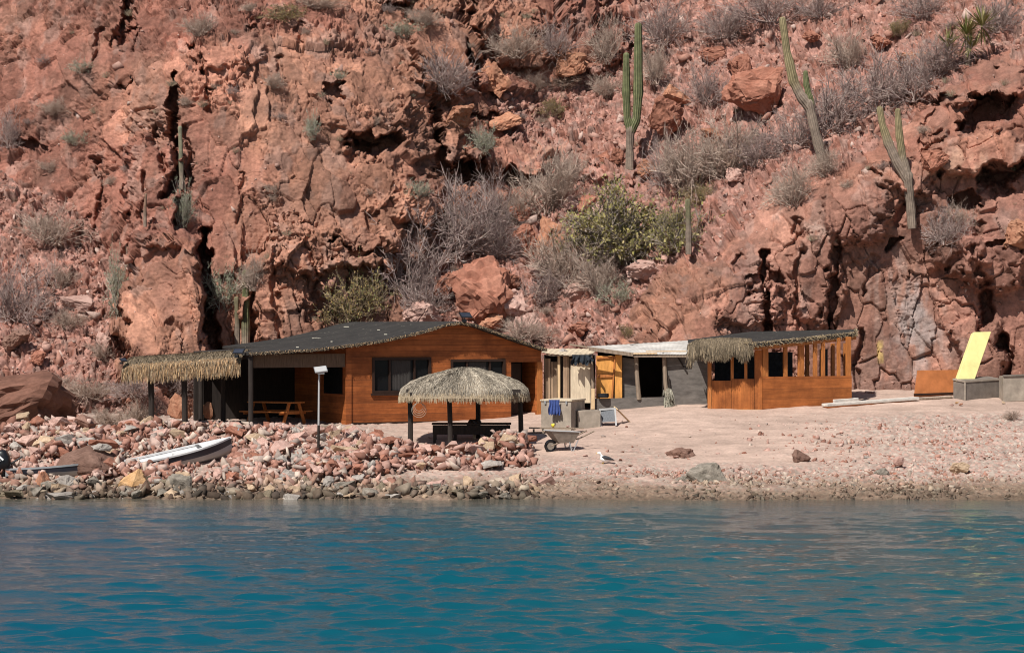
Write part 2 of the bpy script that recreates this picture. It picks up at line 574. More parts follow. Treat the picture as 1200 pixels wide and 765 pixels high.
# ------------------------------------------------------------------ hillside: steep rock faces, a scree gully and ledges
CTRL = [
    # left scree and the face above it
    (-200, 500, 84), (-200, 300, 90), (-200, 150, 95), (-200, -60, 101),
    (0, 505, 84), (0, 440, 86), (0, 360, 89.3), (0, 280, 92.4), (0, 200, 95), (0, 120, 96.8), (0, 0, 99), (0, -60, 101),
    (80, 500, 84.5), (80, 420, 87.2), (80, 340, 90.2), (80, 250, 93.2), (80, 180, 94.8), (80, 80, 96.4), (80, -60, 100),
    (150, 480, 86), (150, 410, 88.2), (150, 330, 90.8), (150, 240, 92.4), (150, 120, 94.3), (150, 0, 97.3),
    # the wall over the house
    (200, 480, 88), (215, 400, 89.4), (225, 300, 90.3), (215, 210, 92.2), (210, 100, 93.2), (230, 0, 96.6),
    (300, 480, 89.6), (300, 400, 90.0), (300, 300, 90.6), (300, 200, 91.7), (300, 100, 93.6), (300, 0, 97.0), (300, -60, 99),
    (390, 480, 90.0), (390, 390, 90.4), (390, 300, 91.0), (390, 200, 92.3), (390, 100, 94.4), (390, 0, 98.0), (390, -60, 100),
    (470, 480, 89.6), (470, 400, 90.4), (470, 330, 91.6), (470, 280, 92.2), (470, 200, 93.4), (470, 120, 95.4), (470, 0, 99.4), (470, -60, 101),
    # the gully
    (560, 480, 87.4), (560, 410, 89.6), (560, 350, 91.4), (560, 290, 94.0), (560, 230, 96.0), (560, 170, 97.6), (560, 120, 98.6), (560, 60, 100.2), (560, 0, 102), (560, -60, 104),
    (640, 480, 86.6), (640, 420, 88.4), (640, 350, 91.2), (640, 280, 94.4), (640, 210, 97.4), (640, 140, 100.2), (640, 90, 101.6), (640, 0, 103.6), (640, -60, 105.6),
    (720, 480, 85.6), (720, 410, 87.6), (720, 350, 89.8), (720, 290, 92.6), (720, 210, 96.4), (720, 130, 100.2), (720, 40, 104), (720, -60, 107.4),
    (800, 480, 85.2), (800, 400, 86.2), (800, 340, 87.6), (800, 290, 90.2), (800, 220, 93.8), (800, 140, 97.8), (800, 50, 102.4), (800, -60, 107.4),
    # the right wall and the scree above it
    (880, 480, 86.8), (880, 390, 87.2), (880, 310, 87.7), (880, 262, 88.8), (880, 220, 91.6), (880, 140, 95.8), (880, 60, 100.2), (880, -60, 106),
    (960, 490, 87.2), (960, 390, 87.5), (960, 300, 87.9), (960, 230, 88.5), (960, 195, 90.2), (960, 130, 93.8), (960, 50, 98.4), (960, -60, 104.6),
    (1040, 490, 87.2), (1040, 390, 87.6), (1040, 290, 88.0), (1040, 210, 88.2), (1040, 170, 90.4), (1040, 110, 93.8), (1040, 40, 98.0), (1040, -60, 103.6),
    (1120, 490, 87.2), (1120, 390, 87.6), (1120, 290, 88.0), (1120, 200, 88.6), (1120, 130, 89.8), (1120, 90, 92.2), (1120, 20, 96.6), (1120, -60, 101.6),
    (1200, 490, 87.4), (1200, 390, 87.6), (1200, 290, 87.9), (1200, 190, 88.6), (1200, 100, 89.8), (1200, 60, 92.0), (1200, 0, 96.2), (1200, -60, 100.4),
    (1400, 490, 87), (1400, 300, 88), (1400, 100, 90), (1400, -60, 99),
]
CAVES = [  # centre, radii, depth, rotation
    (430, 168, 38, 13, 1.5, 0), (412, 176, 16, 11, .9, 0), (541, 205, 22, 13, 1.6, 12), (597, 207, 32, 6, .8, -10), (432, 292, 40, 6, .7, 8),
    (1160, 132, 38, 18, 1.7, -30), (1172, 208, 34, 22, 1.7, -20), (1128, 236, 22, 9, 1.2, 0), (1040, 285, 9, 7, .9, 0),
    (465, 6, 22, 6, 1.2, 0), (888, 330, 16, 10, .9, 0), (912, 322, 8, 12, .8, 20), (1110, 312, 10, 4, .6, 0), (520, 262, 10, 9, .8, 0),
    (398, 108, 12, 14, .9, 0), (740, 62, 12, 10, .7, 0), (560, 140, 26, 5, .8, 5), (1178, 292, 22, 5, .8, -8), (40, 168, 22, 9, .7, 0),
    (225, 52, 9, 5, .6, 0), (140, 100, 14, 5, .6, 0), (300, 30, 10, 4, .5, 0), (620, 28, 14, 6, .6, 0),
]
CLEFTS = [  # polyline, half-width, depth
    ([(206, 92), (203, 130), (206, 165), (203, 205), (195, 228)], 5, 2.4), ([(190, 150), (188, 200)], 3, 1.0), ([(222, 150), (220, 200), (226, 240)], 3, .9),
    ([(148, -10), (150, 25), (144, 55)], 6, 1.6), ([(120, 40), (118, 75)], 3, .8), ([(160, 40), (158, 60)], 3, .7),
    ([(242, 275), (246, 335), (250, 420)], 6, 2.8), ([(238, 62), (240, 85)], 3, 1.0), ([(248, 105), (247, 128)], 3, 1.0),
    ([(556, -10), (557, 30), (574, 52), (563, 80), (556, 52)], 3, 1.2), ([(552, 45), (562, 72), (560, 100)], 4, 1.3), ([(575, 55), (574, 75), (562, 80)], 4, 1.0),
    ([(700, -20), (701, 20), (699, 52)], 5, 1.7), ([(716, -20), (712, 20), (710, 42)], 4, 1.5), ([(668, 5), (650, 28), (643, 48)], 6, 1.1),
    ([(506, 120), (508, 160), (516, 195), (526, 218)], 4, 1.3), ([(564, 170), (563, 215)], 4, 1.1), ([(485, -10), (482, 14)], 5, 1.4), ([(540, -10), (541, 8)], 5, 1.3),
    ([(896, 300), (900, 345), (898, 395)], 4, 1.7), ([(936, 262), (937, 330), (934, 390)], 3, .9), ([(982, 285), (978, 335), (970, 388)], 5, 1.5),
    ([(1150, 330), (1153, 365), (1150, 395)], 5, 1.5), ([(1178, 400), (1178, 450)], 6, 1.6), ([(1010, 390), (1004, 470)], 3, .8), ([(865, 300), (862, 318)], 3, .7),
    ([(1062, 240), (1050, 262)], 5, .9), ([(1020, 300), (1015, 340)], 3, .6), ([(1092, 320), (1150, 290)], 4, .5), ([(1145, 260), (1142, 300), (1148, 325)], 4, .9),
    ([(325, 290), (322, 340), (328, 400)], 3, .9), ([(365, 300), (366, 350)], 3, .9), ([(300, 340), (296, 400)], 4, 1.1), ([(285, 200), (282, 260)], 3, .6),
    ([(1100, 200), (1085, 215)], 4, .9), ([(1100, 120), (1080, 170)], 3, .7), ([(350, 60), (354, 40)], 3, .8), ([(330, 90), (326, 70)], 3, .7),
    ([(770, 330), (772, 345)], 4, .5), ([(905, 395), (915, 420)], 4, .6), ([(485, 210), (488, 255), (480, 290)], 4, .8), ([(105, 260), (98, 300)], 4, .7),
    ([(120, 190), (116, 290)], 4, .9), ([(165, 205), (170, 268)], 3, .8),
]
BULGES = [  # centre, radii, height towards the viewer, power
    (193, 420, 47, 150, 3.0, 5), (176, 225, 32, 60, 1.3, 4), (395, 292, 80, 26, .9, 4), (430, 122, 60, 36, .5, 3), (540, 168, 26, 24, 1.1, 4), (598, 184, 46, 17, 1.1, 4),
    (1150, 178, 60, 26, 1.0, 3), (1130, 95, 70, 22, .8, 3), (880, 350, 40, 30, .5, 3), (1000, 245, 40, 30, .7, 3),
    (1060, 205, 34, 22, .8, 3), (800, 370, 44, 60, .5, 3), (480, 262, 30, 30, .9, 4), (530, 60, 46, 50, 1.0, 4), (690, 40, 40, 40, .9, 3), (620, 50, 34, 26, .8, 3),
    (330, 350, 40, 60, .7, 3), (725, 250, 22, 12, .5, 3), (700, 200, 60, 10, .4, 3), (1150, 420, 28, 44, .8, 3), (960, 320, 30, 60, .6, 3), (500, 240, 26, 22, .8, 4),
    (1165, 310, 34, 26, .9, 3), (265, 45, 40, 40, .6, 3), (130, 350, 14, 60, .4, 3), (1125, 300, 30, 18, .6, 3),
]
cp = np.array(CTRL, float)


def tps_fit(p):
    n = len(p)
    x = p[:, :2] / 100
    d2 = ((x[:, None] - x[None]) ** 2).sum(-1)
    K = .5 * d2 * np.log(d2 + 1e-9) + np.eye(n) * .03
    Q = np.hstack([np.ones((n, 1)), x])
    A = np.block([[K, Q], [Q.T, np.zeros((3, 3))]])
    return np.linalg.solve(A, np.concatenate([p[:, 2], np.zeros(3)])), x


TW, TX = tps_fit(cp)


def tps(px, py):
    q = np.stack([px, py], 1) / 100
    out = np.empty(len(q))
    for s in range(0, len(q), 20000):
        d2 = ((q[s:s + 20000, None] - TX[None]) ** 2).sum(-1)
        out[s:s + 20000] = (.5 * d2 * np.log(d2 + 1e-9)) @ TW[:-3] + TW[-3] + q[s:s + 20000] @ TW[-2:]
    return out


def base_depth(px, py):
    """bilinear lookup of the smooth hill on a coarse table"""
    gx = np.arange(-200, 1408, 8.0)
    gy = np.arange(-64, 528, 8.0)
    if not hasattr(base_depth, 't'):
        A, B = np.meshgrid(gx, gy)
        base_depth.t = tps(A.ravel(), B.ravel()).reshape(A.shape)
    t = base_depth.t
    a = np.clip((px - gx[0]) / 8, 0, len(gx) - 1.001)
    b = np.clip((py - gy[0]) / 8, 0, len(gy) - 1.001)
    i, j = a.astype(int), b.astype(int)
    fa, fb = a - i, b - j
    d = (t[j, i] * (1 - fa) + t[j, i + 1] * fa) * (1 - fb) + (t[j + 1, i] * (1 - fa) + t[j + 1, i + 1] * fa) * fb
    return d + np.maximum(0, -60 - py) * .024


HX = np.concatenate([np.linspace(-1100, -180, 14), np.arange(-120, 1322, 1.05), np.linspace(1380, 2300, 14)])
HY = np.concatenate([np.arange(512, -24, -.95), -26 - np.cumsum(np.linspace(4, 22, 30))])
HILL = {}


def seg_dist(px, py, pts):
    best = np.full(len(px), 1e9)
    for (x0, y0), (x1, y1) in zip(pts[:-1], pts[1:]):
        dx, dy = x1 - x0, y1 - y0
        t = np.clip(((px - x0) * dx + (py - y0) * dy) / (dx * dx + dy * dy), 0, 1)
        best = np.minimum(best, np.hypot(px - x0 - t * dx, py - y0 - t * dy))
    return best


SCREE_LEFT = [(-300, 520), (-300, 120), (0, 190), (60, 225), (120, 285), (150, 330), (152, 420), (150, 520)]
SCREE_GULLY = [(470, 440), (500, 340), (560, 262), (640, 212), (600, 160), (600, 118), (660, 95), (730, 70), (770, -140), (1500, -140), (1240, 50),
               (1150, 75), (1100, 100), (1050, 150), (1000, 190), (950, 205), (880, 245), (826, 290), (765, 330), (735, 400), (720, 500), (470, 500)]


def in_poly(x, y, poly):
    r = np.zeros(len(x), bool)
    for (x0, y0), (x1, y1) in zip(poly, poly[1:] + poly[:1]):
        if y0 == y1:
            continue
        c = (y0 > y) != (y1 > y)
        r ^= c & (x < (x1 - x0) * (y - y0) / (y1 - y0) + x0)
    return r.astype(float)


def hillside():
    A, B = np.meshgrid(HX, HY)
    B = np.where(B < -26, -26 + (B + 26) * (.12 + .88 * smooth(250, 1000, A)), B)     # unseen crest, shaped lower at the left so the sea there reflects sky
    px, py = A.ravel(), B.ravel()
    shape = A.shape
    D = base_depth(px, py)

    def world(D):
        return np.stack([(px - CX) * D / F, D, EYE - (py - CY) * D / F], 1)
    P0 = world(D)
    G = P0.reshape(shape + (3,))
    n = np.cross(np.gradient(G, axis=1), np.gradient(G, axis=0))
    n /= np.linalg.norm(n, axis=-1, keepdims=True) + 1e-9
    n = n.reshape(-1, 3)
    n[n[:, 1] > 0] *= -1
    inside = (px > -160) & (px < 1360) & (py > -120)
    p = P0.astype(np.float32)
    fl = fbm(p * .28, 3, 40)
    ex = px + 16 * fl + 14 * fbm(p * .9, 3, 41)
    ey = py + 14 * fbm(p * .7, 3, 42)
    scree = np.maximum(in_poly(ex, ey, SCREE_LEFT), in_poly(ex, ey, SCREE_GULLY))
    scree[~inside] = .3
    crumb = smooth(330, 150, ey) * smooth(640, 480, ex) * .75
    crumb = np.maximum(crumb, .6 * smooth(200, 60, ex))
    # caves, clefts and bulges, their outlines roughened by noise
    wx = px + 10 * fbm(p * .9, 3, 51) + 5.5 * fbm(p * 3.2, 3, 55)
    wy = py + 9 * fbm(p * .9, 3, 52) + 5 * fbm(p * 3.2, 3, 56)
    for cx, cy, rx, ry, dep, ro in CAVES:
        s_ = np.abs(px - cx) < rx * 2.5
        c_, s2 = math.cos(R(ro)), math.sin(R(ro))
        dx, dy = wx[s_] - cx, wy[s_] - cy
        u = (dx * c_ + dy * s2) / rx
        v = (-dx * s2 + dy * c_) / ry
        r = np.sqrt(u * u + v * v)
        D[s_] += dep * np.where(v < 0, smooth(1.05, .85, r), smooth(1.15, .3, r))
    cleftn = fbm(p * np.array([2.6, 2.6, 1.6]), 4, 57)
    for pts, hw, dep in CLEFTS:
        x0, x1 = min(a for a, b in pts) - 40, max(a for a, b in pts) + 40
        s_ = (px > x0) & (px < x1)
        d = seg_dist(px[s_] + .55 * (wx[s_] - px[s_]), py[s_] + .5 * (wy[s_] - py[s_]), pts)
        D[s_] += (dep * .75 if dep > 1 else dep * .5) * smooth(hw * 1.7, hw * .2, d + hw * .7 * cleftn[s_])
    for cx, cy, rx, ry, hgt, pw in BULGES:
        s_ = np.abs(px - cx) < rx * 2
        r = np.abs((wx[s_] - cx) / rx) ** pw + np.abs((wy[s_] - cy) / ry) ** pw
        D[s_] -= hgt * smooth(1.5, .45, r)
    P1 = world(D)
    p = P1.astype(np.float32)
    rockw = 1 - scree
    warp = np.stack([fbm(p * .6, 3, 61), fbm(p * .6, 3, 62), fbm(p * .6, 3, 63)], 1) * .30
    q = (p + warp * .6) @ np.array([[.97, 0, .24], [0, 1, 0], [-.24, 0, .97]]).T
    rw = 1 - .62 * smooth(720, 860, px)
    a0 = worley(q / np.array([3.0, 3.4, 4.4]), 70, True)
    a1 = worley(q / np.array([1.05, 1.4, 1.8]), 71, True)
    a2 = worley((q + warp * .15) / np.array([.44, .55, .58]), 72, True)
    a3 = worley(p / np.array([.24, .24, .22]), 73)
    a4 = worley(p / np.array([.125, .125, .11]), 74)
    f1 = fbm(p * 1.1, 5, 81)
    # rock texture is not everywhere equally broken
    rough = .55 + .45 * smooth(-.35, .45, fbm(p * .35, 3, 90))
    big = 1 - .55 * crumb
    fine = rough * (1 + .35 * crumb)
    ribs = fbm(p * np.array([1.5, 1.5, .42]), 4, 83)
    slab = np.where(a1['r2'] > .40, .30, 1.0)          # some faces broke clean, others are crumbly
    crack2 = (a2['r2'] > .45) * smooth(.09, 0, a2['edge'])
    crack3 = (a3['r3'] > .55) * smooth(.14, 0, a3['edge'])
    cliff = (big * (rw * (.26 * a0['off'] + .34 * a0['facet'] + .15 * a1['off'] + .26 * a1['facet']) - .16 * (a1['r3'] > .45) * smooth(.06, .0, a1['edge'])) + .07 * ribs
             + fine * slab * (1 - .45 * smooth(700, 860, px)) * (np.where(a2['r3'] > .5, .085, .02) * a2['off'] + .13 * a2['facet'] - .12 * crack2
                       + np.where(a3['r2'] > .6, .065, .015) * a3['off'] + .095 * a3['facet'] - .06 * crack3
                       + .022 * a4['off'] + .035 * a4['facet']) + .05 * f1)
    bigst = a1['r1'] > .72
    pile = (.12 * f1 + np.where(bigst, .22 * a1['off'] + .30 * a1['facet'] + .1, 0)
            + np.where(a2['r1'] > .35, .13, .04) * (a2['off'] + 1.3 * a2['facet']) - .11 * smooth(.16, 0, a2['edge'])
            + .07 * a3['off'] + .09 * a3['facet'] - .05 * smooth(.18, 0, a3['edge'])
            + .018 * a4['off'] + .02 * a4['facet'])
    disp = rockw * cliff + scree * pile
    P2 = P1 + n * (disp * np.where(inside, 1, .8))[:, None]
    # colours of the stone itself
    red = np.array([.285, .130, .094])
    orange = np.array([.390, .200, .134])
    pink = np.array([.43, .248, .20])
    dark = np.array([.205, .108, .083])
    grey = np.array([.315, .235, .20])
    t = fbm(p * .22, 4, 95)
    upper = smooth(430, 180, py) * smooth(720, 560, px) * smooth(240, 420, px)
    k_or = np.clip(.30 + .9 * t + .55 * upper, 0, 1)[:, None]
    c = red * (1 - k_or) + orange * k_or
    c_right = (smooth(800, 900, px) * smooth(150, 260, py))[:, None]
    c = c * (1 - .55 * c_right) + np.array([.325, .175, .135]) * .55 * c_right
    t2 = fbm(p * np.array([1.3, 1.3, .5]), 4, 96)
    kd = smooth(.18, .6, t2)[:, None]
    c = c * (1 - .42 * kd) + dark * .42 * kd
    kg = smooth(.25, .7, fbm(p * np.array([1.6, 1.6, .7]), 3, 97))[:, None]
    c = c * (1 - .35 * kg) + grey * .35 * kg
    c = c * (.84 + .32 * a0['r1'])[:, None]
    kb = smooth(.05, .55, fbm(p * np.array([.7, .7, .35]), 4, 98))[:, None]
    c = c * (1 - .4 * kb) + np.array([.23, .135, .10]) * .4 * kb
    c = c * (.80 + .40 * a1['r1'])[:, None] * (.84 + .32 * a2['r2'])[:, None] * (.88 + .24 * a3['r1'])[:, None]
    sc1 = np.where((a3['r2'] < .55)[:, None], pink[None], np.where((a3['r2'] < .8)[:, None], red[None] * 1.05, grey[None]))
    sc2 = np.where((a2['r3'] < .6)[:, None], np.array([.35, .185, .145])[None], np.array([.275, .135, .10])[None])
    scol = (.5 * sc1 + .5 * sc2) * (.66 + .55 * a3['r3'])[:, None] * (.85 + .3 * a4['r1'])[:, None]
    c = c * rockw[:, None] + scol * scree[:, None]
    # grey and white streaks on the right wall, pale patches

    def patch(cx, cy, rx, ry, colr, amt, seed):
        r = np.sqrt(((wx - cx) / rx) ** 2 + ((wy - cy) / ry) ** 2)
        s_ = smooth(1.2, .3, r) * smooth(-.35, .35, fbm(p * np.array([3, 3, 1.1]), 3, seed)) * amt
        return s_[:, None], np.array(colr)
    for args in [(1072, 360, 22, 55, (.38, .35, .335), .6, 101), (1085, 400, 40, 50, (.36, .32, .30), .6, 102), (1040, 330, 30, 60, (.40, .31, .27), .4, 103),
                 (955, 275, 16, 26, (.48, .36, .30), .6, 104), (148, 308, 16, 7, (.60, .45, .39), 1.0, 105), (1120, 190, 50, 24, (.50, .31, .22), .7, 106),
                 (640, 185, 60, 20, (.48, .27, .19), .6, 107), (210, 330, 40, 60, (.27, .14, .10), .6, 108), (790, 350, 60, 60, (.30, .155, .105), .6, 109),
                 (865, 320, 24, 30, (.25, .15, .125), .6, 110), (300, 300, 60, 90, (.40, .20, .14), .5, 111)]:
        s_, cc = patch(*args)
        s_ = np.clip(s_, 0, 1)
        c = c * (1 - s_) + cc * s_
    yel = (smooth(4.5, 2.0, np.abs(px - 1032)) * smooth(15, 11, np.abs(py - 412)) * smooth(-.5, .2, fbm(p * 3, 3, 113)))[:, None]      # a daub of yellow paint
    c = c * (1 - yel) + np.array([.48, .34, .14]) * yel
    c = np.clip(c * np.array([.91, .87, .86]), .01, .85)
    o = raw_mesh('hillside', P2, grid_faces(*shape)[:, ::-1], M['cliff'], c)
    tag(o, 'steep red rock hillside with scree gully and ledges', 'hillside', kind='structure')
    HILL['P'] = P2.reshape(shape + (3,))
    HILL['n'] = n.reshape(shape + (3,))
    HILL['scree'] = scree.reshape(shape)


hillside()


def on_hill(px, py):
    """the point of the hillside seen here: the grid rows hold displaced points, so search the column"""
    i = int(np.argmin(np.abs(HX - px)))
    i0, i1 = max(0, i - 10), i + 11
    q = HILL['P'][:, i0:i1]
    d = (CX + q[..., 0] / q[..., 1] * F - px) ** 2 + (CY + (EYE - q[..., 2]) / q[..., 1] * F - py) ** 2
    near = d < 4.0
    if near.any():
        k = np.argmin(np.where(near, q[..., 1], 1e9))
    else:
        k = np.argmin(d)
    r, c = divmod(int(k), q.shape[1])
    return Vector(q[r, c]), Vector(HILL['n'][r, i0 + c])


# ------------------------------------------------------------------ stones
def hull_rock(seed, npts=16, flat=.75):
    rnd = random.Random(seed)
    bm = bmesh.new()
    for _ in range(npts):
        v = Vector((rnd.gauss(0, 1), rnd.gauss(0, 1), rnd.gauss(0, 1))).normalized()
        v *= rnd.uniform(.75, 1.1)
        bm.verts.new((v.x * .5, v.y * .5 * rnd.uniform(.85, 1), v.z * .5 * flat))
    r = bmesh.ops.convex_hull(bm, input=bm.verts)
    dead = [g for g in r['geom_interior'] + r['geom_unused'] if isinstance(g, bmesh.types.BMVert)]
    if dead:
        bmesh.ops.delete(bm, geom=list(set(dead)), context='VERTS')
    return bm


def rock_arrays(seed, npts):
    bm = hull_rock(seed, npts)
    bm.verts.ensure_lookup_table()
    bm.verts.index_update()
    v = np.array([x.co[:] for x in bm.verts], np.float32)
    f = np.array([[y.index for y in x.verts] for x in bm.faces], np.int32)
    bm.free()
    return v, f


def boulder_mesh(name, seed, npts=18, cuts=3, rough=.035, flat=.75, soft=2, fit=None):
    bm = hull_rock(seed, npts, flat)
    bmesh.ops.subdivide_edges(bm, edges=bm.edges, cuts=cuts, use_grid_fill=True)
    bmesh.ops.triangulate(bm, faces=bm.faces)
    for _ in range(soft):
        bmesh.ops.smooth_vert(bm, verts=bm.verts, factor=.5, use_axis_x=True, use_axis_y=True, use_axis_z=True)
    bm.normal_update()
    co_ = np.array([v.co[:] for v in bm.verts], np.float32)
    w1 = worley(co_ * 4.2 + seed * 3.1, seed)
    w3 = worley(co_ * 11 + seed * 1.7, seed + 5)
    nn = rough * (.8 * w1['facet'] + .5 * w1['off']) * 1.4 + rough * .7 * (.6 * w3['facet'] + .4 * w3['off']) + rough * .7 * fbm(co_ * 9 + seed, 4, seed)
    for v, d in zip(bm.verts, nn):
        v.co += v.normal * float(d)
    if fit is not None:
        cs, sn = math.cos(fit), math.sin(fit)
        q_ = np.array([v.co[:] for v in bm.verts])
        q_[:, :2] = q_[:, :2] @ np.array([[cs, sn], [-sn, cs]])
        lo, hi = q_.min(0), q_.max(0)
        q_ = (q_ - (lo + hi) / 2) / (hi - lo)
        for v, c_ in zip(bm.verts, q_):
            v.co = c_
    me = bpy.data.meshes.new(name)
    bm.to_mesh(me)
    bm.free()
    me.materials.append(M['rock_red'])
    return me


def rand_rot(n):
    q = rng.normal(size=(n, 4))
    q /= np.linalg.norm(q, axis=1, keepdims=True)
    w_, x, y, z = q.T
    return np.stack([np.stack([1 - 2 * (y * y + z * z), 2 * (x * y - z * w_), 2 * (x * z + y * w_)], -1),
                     np.stack([2 * (x * y + z * w_), 1 - 2 * (x * x + z * z), 2 * (y * z - x * w_)], -1),
                     np.stack([2 * (x * z - y * w_), 2 * (y * z + x * w_), 1 - 2 * (x * x + y * y)], -1)], 1)


SPROTO = [rock_arrays(300 + i, 8 + i % 4) for i in range(18)]


def stone_field(name, pos, size, colr, label, cat):
    """many small stones nobody could count, as one object"""
    vs, fs, cs, k = [], [], [], 0
    which = rng.integers(0, len(SPROTO), len(pos))
    rot = rand_rot(len(pos))
    for w_, (v, f) in enumerate(SPROTO):
        s_ = np.where(which == w_)[0]
        if not len(s_):
            continue
        asp = rng.uniform([.85, .55, .45], [1.25, 1.0, .9], (len(s_), 3))
        q = np.einsum('nij,nvj->nvi', rot[s_], v[None] * asp[:, None, :]) * size[s_, None, None] + pos[s_, None, :]
        vs.append(q.reshape(-1, 3))
        ff = f[None] + (np.arange(len(s_)) * len(v))[:, None, None] + k
        fs.append(ff.reshape(-1, 3))
        cs.append(np.repeat(colr[s_], len(v), axis=0))
        k += len(s_) * len(v)
    o = raw_mesh(name, np.concatenate(vs), np.concatenate(fs), M['stones'], np.concatenate(cs))
    return tag(o, label, cat, kind='stuff')


PAL = np.array([[.42, .25, .20], [.34, .175, .13], [.47, .33, .275], [.34, .265, .225], [.47, .37, .30], [.26, .125, .09], [.42, .345, .295]])


def scree_stones():
    Pg, S = HILL['P'], HILL['scree']
    nr, nc = S.shape
    n = 15000
    rr = rng.integers(20, 560, n * 6)
    cc = rng.integers(30, nc - 30, n * 6)
    prob = S[rr, cc] ** 1.5 * .8 + .035
    ok = rng.random(len(rr)) < prob
    rr, cc = rr[ok][:n], cc[ok][:n]
    pos = Pg[rr, cc]
    size = .07 * (1 + rng.pareto(2.1, len(pos)))
    size = np.clip(size * 1.15, .08, .75)
    colr = PAL[rng.choice([0, 0, 1, 2, 5, 1, 1, 0], len(pos))] * rng.uniform(.75, 1.12, (len(pos), 1))
    stone_field('scree', pos, size, colr, 'loose pink and red stones covering the slopes of the gully', 'scree')


scree_stones()


def bank_height(x, y):
    """the heaped rubble: a thick bank on the left, a low pile before the round shelter"""
    a = smooth(-3.3, -5.0, x) * smooth(66.5, 68.5, y) * smooth(76.2, 74.6, y)
    b = smooth(.75, .2, x) * smooth(-5.2, -3.8, x) * np.exp(-((y - 71.9 - .35 * (x + 2)) / 1.15) ** 2)
    m = fbm(np.stack([np.asarray(x, float) * .55, np.asarray(y, float) * .8, np.asarray(x, float) * 0], 1).astype(np.float32), 3, 64)
    return a * (.12 + .20 * m) + b * (.50 + .16 * m)


def in_bank(x, y):
    """density of rubble"""
    a = smooth(-3.6, -5.0, x) * smooth(66.4, 67.2, y) * smooth(76.2, 75.2, y)
    b = smooth(.8, .35, x) * smooth(-5.2, -4.2, x) * smooth(2.0, 1.1, np.abs(y - 71.9 - .35 * (x + 2)))
    c = smooth(66.3, 66.8, y) * smooth(68.9, 68.0, y) * smooth(1.6, -1.0, x)
    return np.maximum(np.maximum(a, b), c)


def rubble():
    n = 150000
    x = rng.uniform(-17.5, 17.5, n)
    y = rng.uniform(65.8, 80, n)
    dens = in_bank(x, y)
    clump = fbm(np.stack([x * .8, y * 1.2, x * 0], 1).astype(np.float32), 3, 66)
    dens = dens * np.clip(.85 + .9 * clump, .25, 1.5)
    fore = 1.6 * smooth(66.0, 66.6, y) * smooth(71.0, 68.2, y) * smooth(-.5, 1.5, x) * (.5 + .8 * smooth(-.3, .3, fbm(np.stack([x * .5, y * .9, x * 0], 1), 3, 8)))
    fore2 = .32 * smooth(7, 12, x) * smooth(79, 77, y) + .012
    ok = rng.random(n) < np.maximum(dens * .20, np.maximum(fore, fore2) * .45)
    bxx = (x + 9.86) * math.cos(R(21)) + (y - 70.3) * math.sin(R(21))
    byy = -(x + 9.86) * math.sin(R(21)) + (y - 70.3) * math.cos(R(21))
    ok &= ~((np.abs(bxx) < 1.75) & (np.abs(byy) < .62))
    ok &= ~((np.abs(x + 13.3) < 1.2) & (np.abs(y - 68.95) < .5))
    x, y, dens = x[ok], y[ok], dens[ok]
    z = ground(x, y) + bank_height(x, y)
    heap = dens > .3
    size = np.where(heap, (.19 + .10 * np.clip(clump[ok], -.7, .7)) * (1 + rng.pareto(2.0, len(x))), .08 * (1 + rng.pareto(2.1, len(x))))
    size = np.clip(size, .04, np.where(heap, .58, .30))
    z = z + np.where(heap, rng.uniform(-.10, .14, len(x)), -.01)
    pal = PAL[rng.choice([0, 0, 2, 1, 1, 3, 5, 4, 5], len(x))] * rng.uniform(.8, 1.2, (len(x), 1))
    low = smooth(.55, .20, z + rng.uniform(-.12, .12, len(x)))[:, None]
    olive = np.array([[.22, .175, .12], [.38, .305, .22], [.09, .072, .05], [.30, .215, .155]])[rng.integers(0, 4, len(x))] * rng.uniform(.7, 1.25, (len(x), 1))
    pal = pal * (1 - .8 * low) + olive * .8 * low
    wetk = smooth(.24, .08, z + rng.uniform(-.05, .05, len(x)))[:, None]
    pal = pal * (1 - .55 * wetk)
    stone_field('rubble', np.stack([x, y, z], 1), size, pal, 'small pink, grey and tan stones heaped along the shore', 'rubble')


rubble()

ROCKMESH = [boulder_mesh('stone', 40 + i, 9 + i % 5, 2, .03, .62 + .06 * (i % 4), 1 if i % 3 == 0 else 0) for i in range(14)]


def single_rock(name, loc, dims, mat, label, cat='rock', group=None, mesh=None, rz=None, tilt=0, mesh_i=0):
    me = mesh or ROCKMESH[mesh_i % len(ROCKMESH)]
    o = bpy.data.objects.new(name, me)
    COL.objects.link(o)
    o.location = loc
    o.scale = dims
    o.rotation_euler = (tilt, 0 if rz == 0 else random.uniform(-.15, .15), rng.uniform(0, 6.28) if rz is None else rz)
    o.material_slots[0].link = 'OBJECT'
    o.material_slots[0].material = M[mat]
    return tag(o, label, cat, group)


